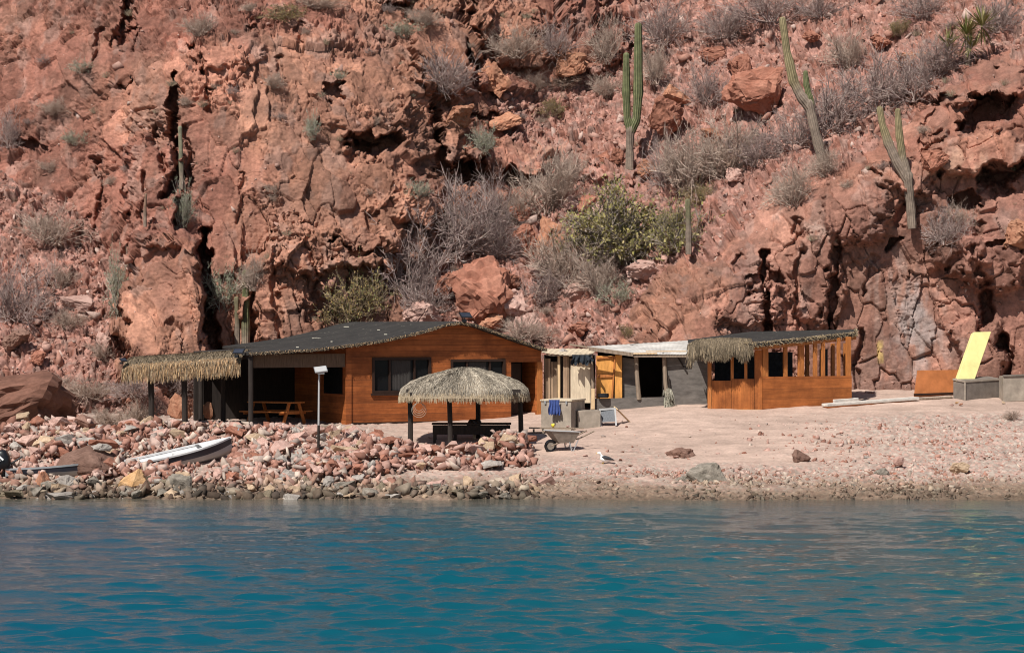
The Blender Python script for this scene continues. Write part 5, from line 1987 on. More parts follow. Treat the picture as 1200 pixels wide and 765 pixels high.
# grey triangular sheet, dark inside
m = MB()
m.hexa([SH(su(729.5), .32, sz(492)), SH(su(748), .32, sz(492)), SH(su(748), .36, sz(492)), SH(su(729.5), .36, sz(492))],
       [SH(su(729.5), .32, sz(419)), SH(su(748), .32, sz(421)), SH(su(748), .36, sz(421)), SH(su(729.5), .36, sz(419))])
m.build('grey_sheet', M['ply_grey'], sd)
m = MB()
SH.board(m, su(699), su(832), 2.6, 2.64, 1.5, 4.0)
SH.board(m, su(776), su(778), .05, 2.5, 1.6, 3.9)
m.build('shade_sheet', M['dark'], sd)  # near-black sheets carry the shade inside the shed as colour
m = MB()
m.tube([SH(su(749), -.05, sz(468)), SH(su(746.5), -.05, sz(440)), SH(su(745.5), -.05, sz(418))], [.085, .075, .07], 8)
m.build('post', M['wood_grey'], sd)
m = MB()
m.tube([SH(su(785), -.10, sz(490)), SH(su(780), -.08, sz(450)), SH(su(778), -.08, sz(415))], [.08, .075, .075], 8)
m.build('post', M['wood_grey'], sd)
m = MB()
m.tube([SH(su(790), -.14, sz(487)), SH(su(783), -.14, sz(440))], [.03, .03], 6)
m.build('prop', M['wood_dark'], sd)
# low grey wall
m = MB()
z_top, z_bot = sz(467), 1.45
m.hexa([SH(su(697), -.06, z_bot), SH(su(779), -.06, z_bot), SH(su(779), .0, z_bot), SH(su(697), .0, z_bot)],
       [SH(su(697), -.06, z_top), SH(su(779), -.06, sz(465)), SH(su(779), .0, sz(465)), SH(su(697), .0, z_top)])
m.build('low_wall', M['ply_grey'], sd)
# tall grey panel at the right
m = MB()
m.hexa([SH(su(781), -.03, 1.45), SH(su(833), -.03, 1.5), SH(su(833), .02, 1.5), SH(su(781), .02, 1.45)],
       [SH(su(780), -.03, sz(416)), SH(su(832), -.03, sz(414)), SH(su(832), .02, sz(414)), SH(su(780), .02, sz(416))])
m.build('grey_panel', M['ply_grey'], sd)
m = MB()
m.beam(SH(su(793), -.06, sz(416)), SH(su(805), -.06, sz(436)), .05, .05)
m.build('brace', M['wood_dark'], sd)
# roof: white corrugated sheet falling forward, dark battens, a second sheet at the left


def sheet(mb, a, b_, c, d, n=40, amp=.02, th=.012):
    """corrugated sheet between front edge a-b and back edge d-c"""
    for i in range(n):
        s0, s1 = i / n, (i + 1) / n
        h0, h1 = (amp if i % 2 else -amp), (-amp if i % 2 else amp)
        q = [a.lerp(b_, s0), a.lerp(b_, s1), d.lerp(c, s1), d.lerp(c, s0)]
        for k_, h in zip(range(4), (h0, h1, h1, h0)):
            q[k_] = q[k_] + Vector((0, 0, h))
        mb.add(q + [x - Vector((0, 0, th)) for x in q], [(0, 1, 2, 3), (7, 6, 5, 4), (0, 4, 5, 1), (2, 6, 7, 3)])


m = MB()
sheet(m, P(722, 414.5, 82.1), P(803, 415.5, 82.1), P(822, 398, 85.6), P(686, 406, 85.2), 46, .005)
m.build('white_roof_sheet', M['white_sheet'], sd)
m = MB()
sheet(m, P(634, 413, 82.3), P(690, 418.5, 82.2), P(700, 408.5, 84.6), P(638, 408.5, 84.6), 20, .012)
m.build('grey_roof_sheet', M['cream_board'], sd)
m = MB()
m.beam(P(690, 408.5, 82.15), P(742, 415.5, 82.0), .05, .13)
m.beam(P(742, 417.2, 82.05), P(806, 417.4, 82.05), .06, .07)
m.beam(P(640, 415.5, 82.35), P(694, 418, 82.3), .06, .06)
m.beam(P(668, 403.5, 83.0), P(720, 412, 82.4), .05, .05)
m.build('roof_batten', M['wood_grey'], sd)
m = MB()
m.beam(P(757, 411.6, 82.02), P(804, 411.6, 82.02), .03, .035)
m.beam(P(740, 414.3, 82.0), P(770, 413.9, 82.0), .04, .05)
m.build('pale_batten', M['wood_pale'], sd)
# odds and ends on the roof and walls
single_rock('stone', P(660, 410.5, 83.5), (.5, .3, .22), 'rock_grey', 'pale lump weighing down the left roof sheet of the shed', 'stone', mesh_i=2)
single_rock('stone', P(742, 400.5, 85.0), (.5, .3, .22), 'rock_brown', 'brown lump at the back of the white shed roof', 'stone', mesh_i=5)


def cloth(name, c, wd, ht, mat, label, cat, seed, thick=.10, ragged=.25):
    """a rumpled hanging cloth with folds and a ragged hem"""
    rnd = random.Random(seed)
    nx, nz = 18, 12
    vs, fs = [], []
    for side in (0, 1):
        for i in range(nx + 1):
            hem = 1 - ragged * rnd.random()
            for j in range(nz + 1):
                x = (i / nx - .5) * wd * (1 - .12 * math.sin(j * .5))
                z = -ht * hem * j / nz
                y = -thick * (.5 + .5 * math.sin(i * 1.35 + j * .18)) * (.3 + .7 * j / nz) - side * -.02
                vs.append(c + Vector((x, y, z)))
    k_ = (nx + 1) * (nz + 1)
    for s_ in (0, 1):
        for i in range(nx):
            for j in range(nz):
                q_ = [s_ * k_ + i * (nz + 1) + j, s_ * k_ + (i + 1) * (nz + 1) + j, s_ * k_ + (i + 1) * (nz + 1) + j + 1, s_ * k_ + i * (nz + 1) + j + 1]
                fs.append(q_)
    mb_ = MB()
    mb_.add(vs, fs)
    return tag(mb_.build(name, mat, None, True), label, cat)


cloth('tarp_bundle', P(682, 415.5, 82.15), .72, .40, M['dark_cloth'], 'dark bundled tarp hanging over the cream panel of the shed', 'tarp', 4, .22, .55)
# dark bowl standing on the low wall
c = P(707, 466.0, 82.35)
m = MB()
m.tube([c, c + Vector((0, 0, .04)), c + Vector((0, 0, .15))], [.16, .20, .19], 14)
m2 = m.build('basin', M['black'], None)
tag(m2, 'black basin standing on the low grey wall of the shed', 'basin')
# a faggot of dry grey palm fronds tied to the post
c = P(783, 456, 82.0)
bd = thing('frond_bundle', P(784, 487, 82.0), 'pale bundle of dry fronds tied to the grey shed post', 'frond bundle')
n = 420
roots = np.stack([c.x + rng.normal(0, .06, n), c.y - .16 + rng.normal(0, .05, n), c.z + rng.uniform(-.75, .05, n)], 1)
straw('fronds', roots, np.stack([rng.normal(0.05, .22, n), rng.normal(-.1, .15, n), np.full(n, -1.0)], 1), rng.uniform(.15, .40, n),
      straw_cols(n, [(.34, .31, .24), (.26, .25, .19), (.42, .39, .31)]), .022, bd)
m = MB()
m.tube([c + Vector((-.11, -.16, -.1)), c + Vector((0, -.25, -.12)), c + Vector((.11, -.16, -.1))], .018, 6)
m.build('tie', M['rope'], bd)

# ------------------------------------------------------------------ crates in front of the shed
def crate(px0, px1, py0, py1, Y, depth, ang, label, side_mat='crate_shade', front_mat='crate_grey', lid=True, name='storage_crate'):
    u0, u1 = (px0 - CX) * Y / F, (px1 - CX) * Y / F
    zt_, zb__ = P(0, py0, Y).z, P(0, py1, Y).z
    pl = Plane(u0, Y, ang)
    wd = (u1 - u0) / math.cos(ang)
    t_ = thing(name, pl(wd / 2, 0, zb__), label, 'crate')
    m_ = MB()
    pl.board(m_, 0, wd, 0, depth, zb__ - .05, zt_)
    m_.build('box', M[front_mat], t_, bevel=.012)
    if lid:
        m_ = MB()
        pl.board(m_, -.03, wd + .03, -.03, depth + .03, zt_ + .003, zt_ + .06)
        m_.build('lid', M['cream_board'], t_, bevel=.012)
        for a in (.12, wd - .18):
            m_ = MB()
            pl.board(m_, a, a + .06, -.045, -.032, zt_ - .09, zt_ + .02)
            m_.build('latch', M['steel'], t_)
    return t_, pl, wd, zt_, zb__


crate(634, 669, 470, 503, 77.9, 1.5, R(-19), 'tall beige crate with a blue towel over its lid')
cloth('towel', P(649.5, 468.3, 77.58), .36, .52, M['blue_cloth'], 'faded blue towel hanging over the tall beige crate', 'towel', 9, .09, .22)
crate(677, 704, 481, 503, 78.0, .55, R(10), 'low beige crate right of the tall one', lid=False)
# tilted frame with a grey mesh panel, propped like a tent
a0, a1 = P(704, 498, 78.2), P(722, 497, 78.0)
t = thing('mesh_frame', (a0 + a1) / 2, 'small tilted frame with grey mesh propped beside the low crate', 'frame')
b0, b1 = P(703, 480, 78.5), P(720.5, 478.5, 78.3)
m = MB()
for p, q_ in ((a0, b0), (a1, b1)):
    m.beam(p - Vector((0, 0, .05)), q_, .05, .05)
m.beam(b0 - Vector((.02, 0, 0)), b1 + Vector((.02, 0, 0)), .06, .06)
m.build('frame', M['grey_paint'], t)
m = MB()
lo0, lo1 = a0.lerp(b0, .18), a1.lerp(b1, .18)
m.hexa([lo0 + Vector((.03, 0, 0)), lo1 - Vector((.03, 0, 0)), lo1 + Vector((-.03, .02, 0)), lo0 + Vector((.03, .02, 0))],
       [b0 + Vector((.03, 0, -.03)), b1 + Vector((-.03, 0, -.03)), b1 + Vector((-.03, .02, -.03)), b0 + Vector((.03, .02, -.03))])
m.build('mesh_panel', M['mesh'], t)
m = MB()
m.beam(b1 + Vector((.03, .03, .02)), P(737, 493.5, 78.9), .22, .03, (.6, 0, .8))
m.build('prop_board', M['wood_pale'], t)

# ------------------------------------------------------------------ the right hut
HX0 = P(894, 0, 81.0).x
HL = Plane(P(829, 0, 81.2).x, 81.2, R(-6))            # left face, turned a little to the water
HR = Plane(HX0, 81.0 + .0, R(25))                     # right face
hut = thing('hut', (HX0, 82, 2.0), 'open orange plywood hut with drooping straw roof edge', 'hut')


def hl(px, py, v=0):
    return HL.uz(px, py, v)


HB_ = 1.93
zw = hl(860, 446)[1]
# lower panels of the left face
for a, b_, up, dn, mt in ((829, 834, 416, 480, 'wood_post'), (834, 857, 446, 480, 'wood_hut_v'), (857, 884, 444, 479, 'wood_hut_v'), (884, 893.5, 410, 479, 'wood_hut_v')):
    m = MB()
    ua, z_ = hl(a, dn)
    ub, zt_ = hl(b_, up)
    HL.board(m, ua + .006, ub - .006, 0 if mt != 'wood_post' else -.03, .05, HB_, zt_)
    m.build('side_panel' if mt != 'wood_post' else 'door_post', M[mt], hut)
m = MB()
ua, _ = hl(832, 480)
ub, _ = hl(892, 480)
HL.board(m, ua, ub, -.05, -.008, HB_ - .02, HB_ + .06)
m.build('sill_board', M['wood_pale'], hut)
for a in (858, 874):
    ua, _ = hl(a, 440)
    m = MB()
    HL.board(m, ua - .05, ua + .05, .01, .07, zw + .003, hl(860, 408)[1])
    m.build('post', M['wood_post'], hut)
# right face: solid lower panel, posts above
zr = HR.uz(930, 441)[1]
uR, zRb = HR.uz(998, 474)
m = MB()
HR.board(m, .0, uR, -.005, .05, HB_ + .02, zr)
m.build('front_panel', M['wood_hut'], hut)
roof_z = lambda u: 4.02 + .07 * u
for a, b_ in ((894, 900.5), (919, 923), (936, 942.5), (954, 958), (963.5, 967), (982, 985), (992.5, 997.5)):
    ua, _ = HR.uz(a, 430)
    ub, _ = HR.uz(b_, 430)
    m = MB()
    HR.board(m, ua, ub, .004, .09, zr + .002, HR.uz(a, 404.5 - (a - 894) * .11)[1] - .02)
    m.build('post', M['wood_post'], hut)
# back posts and a dark back partition covering the left half
for a in (945, 975, 990):
    m = MB()
    ua, _ = HR.uz(a, 430, 2.6)
    HR.board(m, ua, ua + .12, 2.6, 2.7, 1.9, 4.2)
    m.build('post', M['wood_post'], hut)
m = MB()
ua, _ = HR.uz(902, 430, 2.3)
ub, _ = HR.uz(936, 430, 2.3)
HR.board(m, ua - 2.2, ub - .25, 2.3, 2.34, 1.9, 3.9)
ua, _ = HR.uz(961, 430, 2.3)
ub, _ = HR.uz(970, 430, 2.3)
HR.board(m, ua, ub, 2.3, 2.34, 1.9, 4.0)
m.build('back_partition', M['dark_cloth'], hut)
# things hanging inside: a pale shelf and a lamp
m = MB()
m.box(P(877, 404.5, 81.4), (.26, .2, .07))
m.beam(P(879, 406, 81.4), P(881, 411, 81.4), .02, .02)
m.build('wall_lamp', M['white_paint'], hut)
# roof: a thin layered slab, higher at the right back
A_ = [P(862, 403, 80.7), P(894, 401.5, 80.5), P(1003, 390, 82.8), P(1003, 386, 84.9), P(880, 388.5, 84.8), P(806, 398, 83.6), P(812, 404, 81.2)]
m = MB()
top = [Vector(a) for a in A_]
k_ = len(top)
m.add(top + [a - Vector((0, 0, .10)) for a in top], [tuple(range(k_)), tuple(range(2 * k_ - 1, k_ - 1, -1))] + [(i, (i + 1) % k_, (i + 1) % k_ + k_, i + k_) for i in range(k_)])
rf_ = m.build('roof', M['felt'], hut)
m = MB()
m.beam(A_[1] - Vector((0, -.12, .17)), A_[2] - Vector((0, -.12, .17)), .08, .12)
m.beam(A_[0] - Vector((0, -.2, .17)), A_[1] - Vector((0, -.2, .17)), .08, .12)
m.build('rafter', M['wood_post'], hut)
n = 5000
s_ = rng.random(n)
ee = np.array([tuple(x) for x in (A_[0], A_[1], A_[2], A_[3])])
sg = np.array([0, .2, .9, 1.0])
roots = np.stack([np.interp(s_, sg, ee[:, i]) for i in range(3)], 1)
roots[:, 2] += rng.uniform(-.12, .05, n)
roots[:, 1] += rng.uniform(-.02, .3, n)
straw('thatch_trim', roots, np.stack([rng.normal(.1, .6, n), rng.normal(-.6, .3, n), rng.normal(-.25, .3, n)], 1), rng.uniform(.03, .13, n),
      straw_cols(n, OLD_STRAW + [(.38, .28, .15)]), .013, rf_)
# drooping straw over the left end
n = 11000
s_, t_ = rng.random(n), rng.random(n) ** .7
xa, xb = P(806, 0, 81).x, P(881, 0, 81).x
X_ = xa + (xb - xa) * s_
ztop = np.interp(s_, [0, .15, .5, 1], [P(0, 405, 81).z, P(0, 399, 81).z, P(0, 397, 81).z, P(0, 398, 81).z])
ang = t_ * math.pi * .5
Y_ = 81.25 - .75 * np.sin(ang)
Z_ = ztop + .05 - .46 * (1 - np.cos(ang))
roots = np.stack([X_, Y_, Z_], 1)
dirs = np.stack([rng.normal(-.03, .16, n), -np.cos(ang) + rng.normal(0, .15, n), -np.sin(ang) - .15 + rng.normal(0, .12, n)], 1)
clump = .75 + .5 * vnoise(np.stack([X_ * 3.2, X_ * 0, Z_ * .8], 1).astype(np.float32), 77)
straw('straw_fringe', roots, dirs, rng.uniform(.17, .38, n) * clump, .78 * straw_cols(n, OLD_STRAW) * np.where(clump[:, None] < .72, .7, 1.0), .015, rf_)

# ------------------------------------------------------------------ boards, panels and boxes at the right
t_a, t_b = on_ground(966, 478), on_ground(1074, 470)
m = MB()
wb = thing('white_board', (t_a + t_b) / 2, 'long white board lying on the sand before the hut', 'board')
m.beam(t_a + Vector((0, 0, .10)), t_b + Vector((0, 0, .10)), .32, .10)
m.build('plank', M['white_board'], wb, bevel=.015)
m = MB()
m.beam(t_a + Vector((.05, 0, .025)), t_b + Vector((-.1, 0, .025)), .24, .05)
m.build('rusty_underside', M['orange_panel'], wb)
m = MB()
p0, p1 = on_ground(975, 474.5), on_ground(1004, 472.5)
m.beam(p0 + Vector((0, .1, .13)), p1 + Vector((0, .1, .13)), .3, .12)
tag(m.build('white_plank', M['white_board'], None, bevel=.015), 'short white plank beside the left end of the long white board', 'plank')
p0, p1 = on_ground(1004, 474), on_ground(1117, 468)
m = MB()
m.tube([p0 + Vector((0, .35, .06)), p1 + Vector((0, .2, .07))], .05, 8)
tag(m.build('pole', M['wood_grey'], None), 'weathered grey pole lying on the sand toward the grey crate', 'pole')
single_rock('stone', on_ground(1019, 461) + Vector((0, 0, .05)), (.45, .3, .14), 'rock_pink', 'flat pale stone on the sand against the right wall', 'stone', mesh_i=1)
# orange panel
c0, c1 = P(1071, 463, 84.2), P(1126, 461, 84.9)
up = Vector((.02, .22, .84))
m = MB()
pn = thing('orange_panel', (c0 + c1) / 2, 'rusty orange sheet leaning against the rock behind the yellow slab', 'panel')
q_ = [c0 - Vector((0, 0, .06)), c1 - Vector((0, 0, .06)), c1 + up, c0 + up + Vector((.14, 0, .03))]
m.hexa([q_[0], q_[1], q_[1] + Vector((0, .05, 0)), q_[0] + Vector((0, .05, 0))], [q_[3], q_[2], q_[2] + Vector((0, .05, 0)), q_[3] + Vector((0, .05, 0))])
m.build('sheet', M['orange_panel'], pn)
m = MB()
m.beam(q_[0] + Vector((0, -.03, .08)), q_[1] + Vector((0, -.03, .08)), .05, .07)
m.build('bottom_rail', M['frame_brown'], pn)
# grey crate turned so that its narrow side faces the water
Yc = 83.4
cA, cB, cC = P(1131, 473, Yc), P(1172, 470, Yc + .9), P(1117, 470, Yc + .55)
hgt = (473 - 446) * Yc / F
bc = thing('storage_crate', cA, 'larger grey crate under the yellow foam slab', 'crate')
cD = cB + (cC - cA)
m = MB()
lowv = Vector((0, 0, -.08))
m.hexa([cA + lowv, cB + lowv, cD + lowv, cC + lowv], [x + Vector((0, 0, hgt)) for x in (cA, cB, cD, cC)])
m.build('box', M['crate_shade'], bc, bevel=.015)
m = MB()
for a, b_ in ((cA, cC), (cA, cB)):
    m.beam(a + Vector((-.01, -.015, hgt - .03)), b_ + Vector((-.01, -.015, hgt - .03)), .03, .06)
m.beam(cA + Vector((-.012, -.012, .02)), cA + Vector((-.012, -.012, hgt - .07)), .05, .05)
m.build('edge_trim', M['crate_grey'], bc)
# yellow foam slab leaning on it
fA, fB = P(1121, 446.5, Yc + .35), P(1142, 446, Yc + .55)
fU = P(1151, 388.5, Yc + 1.5) - P(1131, 446, Yc + .45)
m = MB()
n_ = Vector((-.25, .75, -.25)).normalized() * .22
m.hexa([fA, fB, fB + n_, fA + n_], [fA + fU, fB + fU, fB + fU + n_, fA + fU + n_])
tag(m.build('foam_slab', M['foam'], None, bevel=.02), 'tall pale yellow foam slab leaning upright on the larger grey crate', 'foam slab')
cA, cB, cC = P(1176, 468, Yc - .1), P(1196, 467, Yc + .05), P(1176, 466, Yc + .9)
bc2 = thing('storage_crate', cA, 'smaller grey crate at the right edge of the beach', 'crate')
cB2 = P(1226, 466, Yc + .2)
m = MB()
m.hexa([cA + lowv, cB2 + lowv, cB2 + lowv + Vector((0, .8, 0)), cA + lowv + Vector((0, .8, 0))], [x + Vector((0, 0, .80)) for x in (cA, cB2, cB2 + Vector((0, .8, 0)), cA + Vector((0, .8, 0)))])
m.build('box', M['crate_grey'], bc2, bevel=.015)
m = MB()
m.beam(cA + Vector((-.02, -.02, .83)), cB2 + Vector((.02, -.02, .83)), .06, .05)
m.build('lid_edge', M['crate_shade'], bc2)
# rubble bits around the crate
for i, (px_, py_) in enumerate(((1122, 473), (1126, 475), (1176, 473), (1115, 476))):
    single_rock('wood_chunk', on_ground(px_, py_) + Vector((0, 0, .04)), (.22, .16, .14), ['rock_ochre', 'rock_orange', 'rock_tan', 'rock_pink'][i],
                ['ochre lump at the near corner of the larger grey crate', 'orange lump before the near corner of the larger grey crate',
                 'tan lump between the two grey crates', 'pink lump left of the larger grey crate'][i], 'lump', mesh_i=i)

# ------------------------------------------------------------------ wheelbarrow
wq = on_ground(660, 530)
wq.y += .2
wq.z = gz(wq.x, wq.y)
wbw = thing('wheelbarrow', wq, 'dusty steel wheelbarrow standing on the sand', 'wheelbarrow')


def wp(a, b_, z):
    """a along the barrow towards its handles, b across"""
    d = Vector((.93, .37, 0))
    return wq + d * a + Vector((-.37, .93, 0)) * b_ + Vector((0, 0, z))


rim = [(-.52, -.30), (.42, -.34), (.42, .34), (-.52, .30)]
bot = [(-.20, -.18), (.26, -.22), (.26, .22), (-.20, .18)]
m = MB()
zt_, zb__ = .60, .26
o4 = [wp(a, b_, zt_ + (.05 if a < 0 else 0)) for a, b_ in rim]
b4 = [wp(a, b_, zb__) for a, b_ in bot]
i4 = [wp(a * .96, b_ * .95, zt_ + (.05 if a < 0 else 0)) for a, b_ in rim]
ib4 = [wp(a * .93, b_ * .93, zb__ + .02) for a, b_ in bot]
m.add(o4 + b4 + i4 + ib4, [(0, 1, 5, 4), (1, 2, 6, 5), (2, 3, 7, 6), (3, 0, 4, 7), (4, 5, 6, 7), (8, 9, 13, 12), (9, 10, 14, 13), (10, 11, 15, 14), (11, 8, 12, 15), (12, 13, 14, 15),
                           (0, 1, 9, 8), (1, 2, 10, 9), (2, 3, 11, 10), (3, 0, 8, 11)])
m.build('tray', M['barrow'], wbw)
m = MB()
m.tube(o4 + [o4[0]], .018, 6)
m.build('tray_rim', M['grey_paint'], wbw)
hub = wp(-.42, 0, .17)
m = MB()
pts = [hub + Vector((.93, .37, 0)) * (.16 * math.cos(a)) + Vector((0, 0, .16 * math.sin(a))) for a in np.linspace(0, 2 * math.pi, 20)]
m.tube(pts, .048, 8, False)
wh = m.build('wheel', M['black'], wbw)
m = MB()
m.tube([hub + Vector((-.37, .93, 0)) * .025, hub - Vector((-.37, .93, 0)) * .025], [.12, .12], 14)
m.build('rim', M['barrow'], wh)
for s_ in (-1, 1):
    m = MB()
    m.tube([wp(-.45, .09 * s_, .17), wp(-.1, .16 * s_, .30), wp(.45, .24 * s_, .40), wp(.92, .29 * s_, .62)], [.02, .022, .022, .022], 7)
    m.build('handle', M['wood_grey'], wbw)
    m = MB()
    m.tube([wp(.12, .20 * s_, .34), wp(.20, .24 * s_, -.02)], [.02, .02], 6)
    m.tube([wp(.42, .23 * s_, .38), wp(.24, .24 * s_, .0)], [.016, .016], 6)
    m.build('leg', M['steel'], wbw)
m = MB()
m.tube([wp(.21, -.24, .10), wp(.21, .24, .10)], .014, 6)
m.build('brace', M['steel'], wbw)

# ------------------------------------------------------------------ gull
gq = on_ground(706, 543)
gl = thing('gull', gq, 'white gull with dark wings resting on the sand', 'gull')


def gp(a, z, b_=0):
    return gq + Vector((a, b_, z))


def body_tube(path, rad, sq_=1.0, n_=14):
    m_ = MB()
    m_.tube(path, rad, n_)
    return m_


m = body_tube([gp(-.155, .30), gp(-.13, .315), gp(-.095, .32), gp(-.065, .30), (gp(-.045, .25)), gp(-.02, .18), gp(.04, .14), gp(.13, .125), gp(.22, .115), gp(.28, .11)],
              [.012, .032, .043, .040, .042, .075, .095, .085, .045, .014])
m.build('body', M['feather_white'], gl, True)
m = MB()
m.tube([gp(-.155, .302), gp(-.18, .298), gp(-.205, .285)], [.013, .011, .004], 8)
m.build('beak', M['beak'], gl)
for s_ in (-1, 1):
    m = MB()
    m.tube([gp(-.02, .20, .05 * s_), gp(.06, .19, .085 * s_), gp(.18, .16, .07 * s_), gp(.30, .12, .03 * s_), gp(.36, .10, .01 * s_)], [.02, .055, .05, .025, .006], 10)
    m.build('wing', M['feather_dark'], gl, True)
    m = MB()
    m.tube([gp(.02, .10, .03 * s_), gp(.02, .0, .03 * s_), gp(-.02, .004, .03 * s_)], [.008, .007, .006], 6)
    m.build('leg', M['beak'], gl)
    m = MB()
    m.tube([gp(-.128, .328, .030 * s_), gp(-.124, .328, .033 * s_)], [.006, .006], 6)
    m.build('eye', M['black'], gl)


# ------------------------------------------------------------------ boats
def boat(base, head, length, beam, label, colours, pitch=0.0, roll=0.0, hull_h=.55, name='skiff'):
    """an open skiff lofted from stations; head is the yaw of the bow"""
    t_ = thing(name, base, label, 'boat')
    ca, sa = math.cos(head), math.sin(head)
    rollm = Matrix.Rotation(roll, 3, 'X')
    pm = Matrix.Rotation(-pitch, 3, 'Y')

    def w_(x, y, z):
        v = pm @ (rollm @ Vector((x, y, z)))
        return Vector((base.x + v.x * ca - v.y * sa, base.y + v.x * sa + v.y * ca, base.z + v.z))
    ns = 22
    st = []
    for i in range(ns + 1):
        t = i / ns
        half = beam / 2 * (.86 + .14 * min(1, t * 3)) * (1 - max(0, (t - .45) / .55) ** 2.3)
        half = max(half, .012)
        keel = .0 + .42 * hull_h * max(0, (t - .6) / .4) ** 2.2
        sheer = hull_h * (1.0 + .42 * t ** 2)
        st.append((t * length - length * .45, half, keel, sheer))
    keys = {'bottom': [], 'stripe': [], 'rim': [], 'inside': []}
    for x, h, k_, s_ in st:
        chine = k_ + (s_ - k_) * .30
        up_ = k_ + (s_ - k_) * .56
        keys['bottom'].append([(x, -h * .93, up_), (x, -h * .78, chine), (x, 0, k_), (x, h * .78, chine), (x, h * .93, up_)])
        keys['stripe'].append([(x, -h * .935, up_ - .004), (x, -h, s_ - .045)])
        keys['rim'].append([(x, -h - .012, s_ - .05), (x, -h - .014, s_), (x, -h + .07, s_ + .004), (x, -h + .075, s_ - .05)])
        keys['inside'].append([(x, -max(h - .05, .004), s_ - .03), (x, -h * .72, chine + .05), (x, h * .72, chine + .05), (x, max(h - .05, .004), s_ - .03)])

    def loft(rows, mirror=False):
        m_ = MB()
        for sg_ in ((1, -1) if mirror else (1,)):
            vs = [w_(x, y * sg_, z) for r in rows for x, y, z in r]
            k__ = len(rows[0])
            m_.add(vs, [(i * k__ + j, i * k__ + j + 1, (i + 1) * k__ + j + 1, (i + 1) * k__ + j) for i in range(len(rows) - 1) for j in range(k__ - 1)])
        return m_
    hl_ = loft(keys['bottom'])
    x, h, k_, s_ = st[0]
    hl_.add([w_(x, -h, s_ - .05), w_(x, -h * .93, k_ + (s_ - k_) * .56), w_(x, -h * .78, k_ + (s_ - k_) * .3), w_(x, 0, k_), w_(x, h * .78, k_ + (s_ - k_) * .3), w_(x, h * .93, k_ + (s_ - k_) * .56), w_(x, h, s_ - .05)], [tuple(range(7))])
    hl_.build('hull', colours[0], t_, True)
    loft(keys['stripe'], True).build('side_stripe', colours[1], t_, True)
    loft(keys['rim'], True).build('gunwale', colours[2], t_)
    loft(keys['inside']).build('inner_hull', colours[3], t_, True)
    dk = MB()
    ds = st[int(ns * .70):]
    rows = [[(x, -max(h - .06, .003), s_ + .006), (x, 0, s_ + .05 * min(1, h * 3)), (x, max(h - .06, .003), s_ + .006)] for x, h, k_, s_ in ds]
    vs = [w_(*p_) for r in rows for p_ in r]
    dk.add(vs, [(i * 3 + j, i * 3 + j + 1, (i + 1) * 3 + j + 1, (i + 1) * 3 + j) for i in range(len(rows) - 1) for j in range(2)])
    dk.build('foredeck', colours[2], t_)
    for tt in (.28, .52):
        x, h, k_, s_ = st[int(ns * tt)]
        m_ = MB()
        b__ = [w_(x - .13, -h + .06, s_ - .14), w_(x + .13, -h + .06, s_ - .14), w_(x + .13, h - .06, s_ - .14), w_(x - .13, h - .06, s_ - .14)]
        up__ = w_(0, 0, 1) - w_(0, 0, 0)
        m_.hexa(b__, [v + up__ * .04 for v in b__])
        m_.build('thwart', colours[2], t_)
    return t_, w_, st


bx, by = P(208, 0, 70.4).x, 70.3
base = Vector((bx, by, gz(bx, by) - .13))
sk_, sw_, sst = boat(base, R(21), 3.15, 1.25, 'white skiff with dark blue side stripe hauled up on the stones', (M['grey_paint'], M['navy'], M['boat_white'], M['boat_white']), pitch=R(9), roll=R(3), hull_h=.46)
m = MB()
m.tube([sw_(1.98, -.05, .80), sw_(2.02, 0, .86), sw_(1.98, .05, .80)], .015, 6)
m.build('bow_cleat', M['steel'], sk_)

bx, by = P(60, 0, 68.9).x, 68.95
base = Vector((bx, by, gz(bx, by) - .10))
dg, dw_, dst = boat(base, R(7), 2.5, 1.2, 'small dark grey dinghy lying low among the stones at the left', (M['grey_paint'], M['navy'], M['steel'], M['navy']), pitch=R(1), roll=R(-4), hull_h=.36, name='dinghy')
ob = dw_(-1.30, -.15, .30)
om = thing('outboard_motor', ob, 'black outboard motor with white stripes tilted on the grey dinghy', 'outboard motor')
m = MB()
tm_ = Matrix.Rotation(R(-22), 3, 'Y')


def cowl(y_sc, z_lo, z_hi, grow=0.0):
    rows = []
    for z, sx, sy in ((z_lo, .26, .17), (z_lo + .06, .34, .21), ((z_lo + z_hi) / 2, .38, .23), (z_hi - .10, .36, .21), (z_hi - .03, .28, .17), (z_hi, .12, .08)):
        rows.append([ob + tm_ @ Vector(((sx + grow) * (abs(math.cos(a)) ** .55) * math.copysign(1, math.cos(a)) - .1, (sy + grow) * (abs(math.sin(a)) ** .55) * math.copysign(1, math.sin(a)), z)) for a in np.linspace(0, 2 * math.pi, 24, endpoint=False)])
    return rows


rows = cowl(1, .05, .62)
vs = [v for r in rows for v in r]
m.add(vs, [(i * 24 + j, i * 24 + (j + 1) % 24, (i + 1) * 24 + (j + 1) % 24, (i + 1) * 24 + j) for i in range(5) for j in range(24)] + [tuple(range(5 * 24, 6 * 24)), tuple(range(23, -1, -1))])
cw = m.build('cowling', M['black'], om, True)
m = MB()
for d in (0, .10):
    m.beam(ob + tm_ @ Vector((.02 + d, -.243, .30)), ob + tm_ @ Vector((-.10 + d, -.215, .545)), .05, .012, (0, 1, 0))
m.build('stripe', M['white_paint'], cw)
m = MB()
m.beam(ob + tm_ @ Vector((-.1, 0, .06)), ob + tm_ @ Vector((-.16, 0, -.42)), .14, .10)
m.build('shaft_housing', M['black'], om)
m = MB()
m.box(ob + Vector((.10, 0, -.04)), (.14, .22, .22))
m.build('clamp', M['steel'], om)
m = MB()
m.tube([ob + tm_ @ Vector((.2, 0, .12)), ob + tm_ @ Vector((.62, .02, .20))], [.03, .022], 8)
m.build('tiller', M['black'], om)

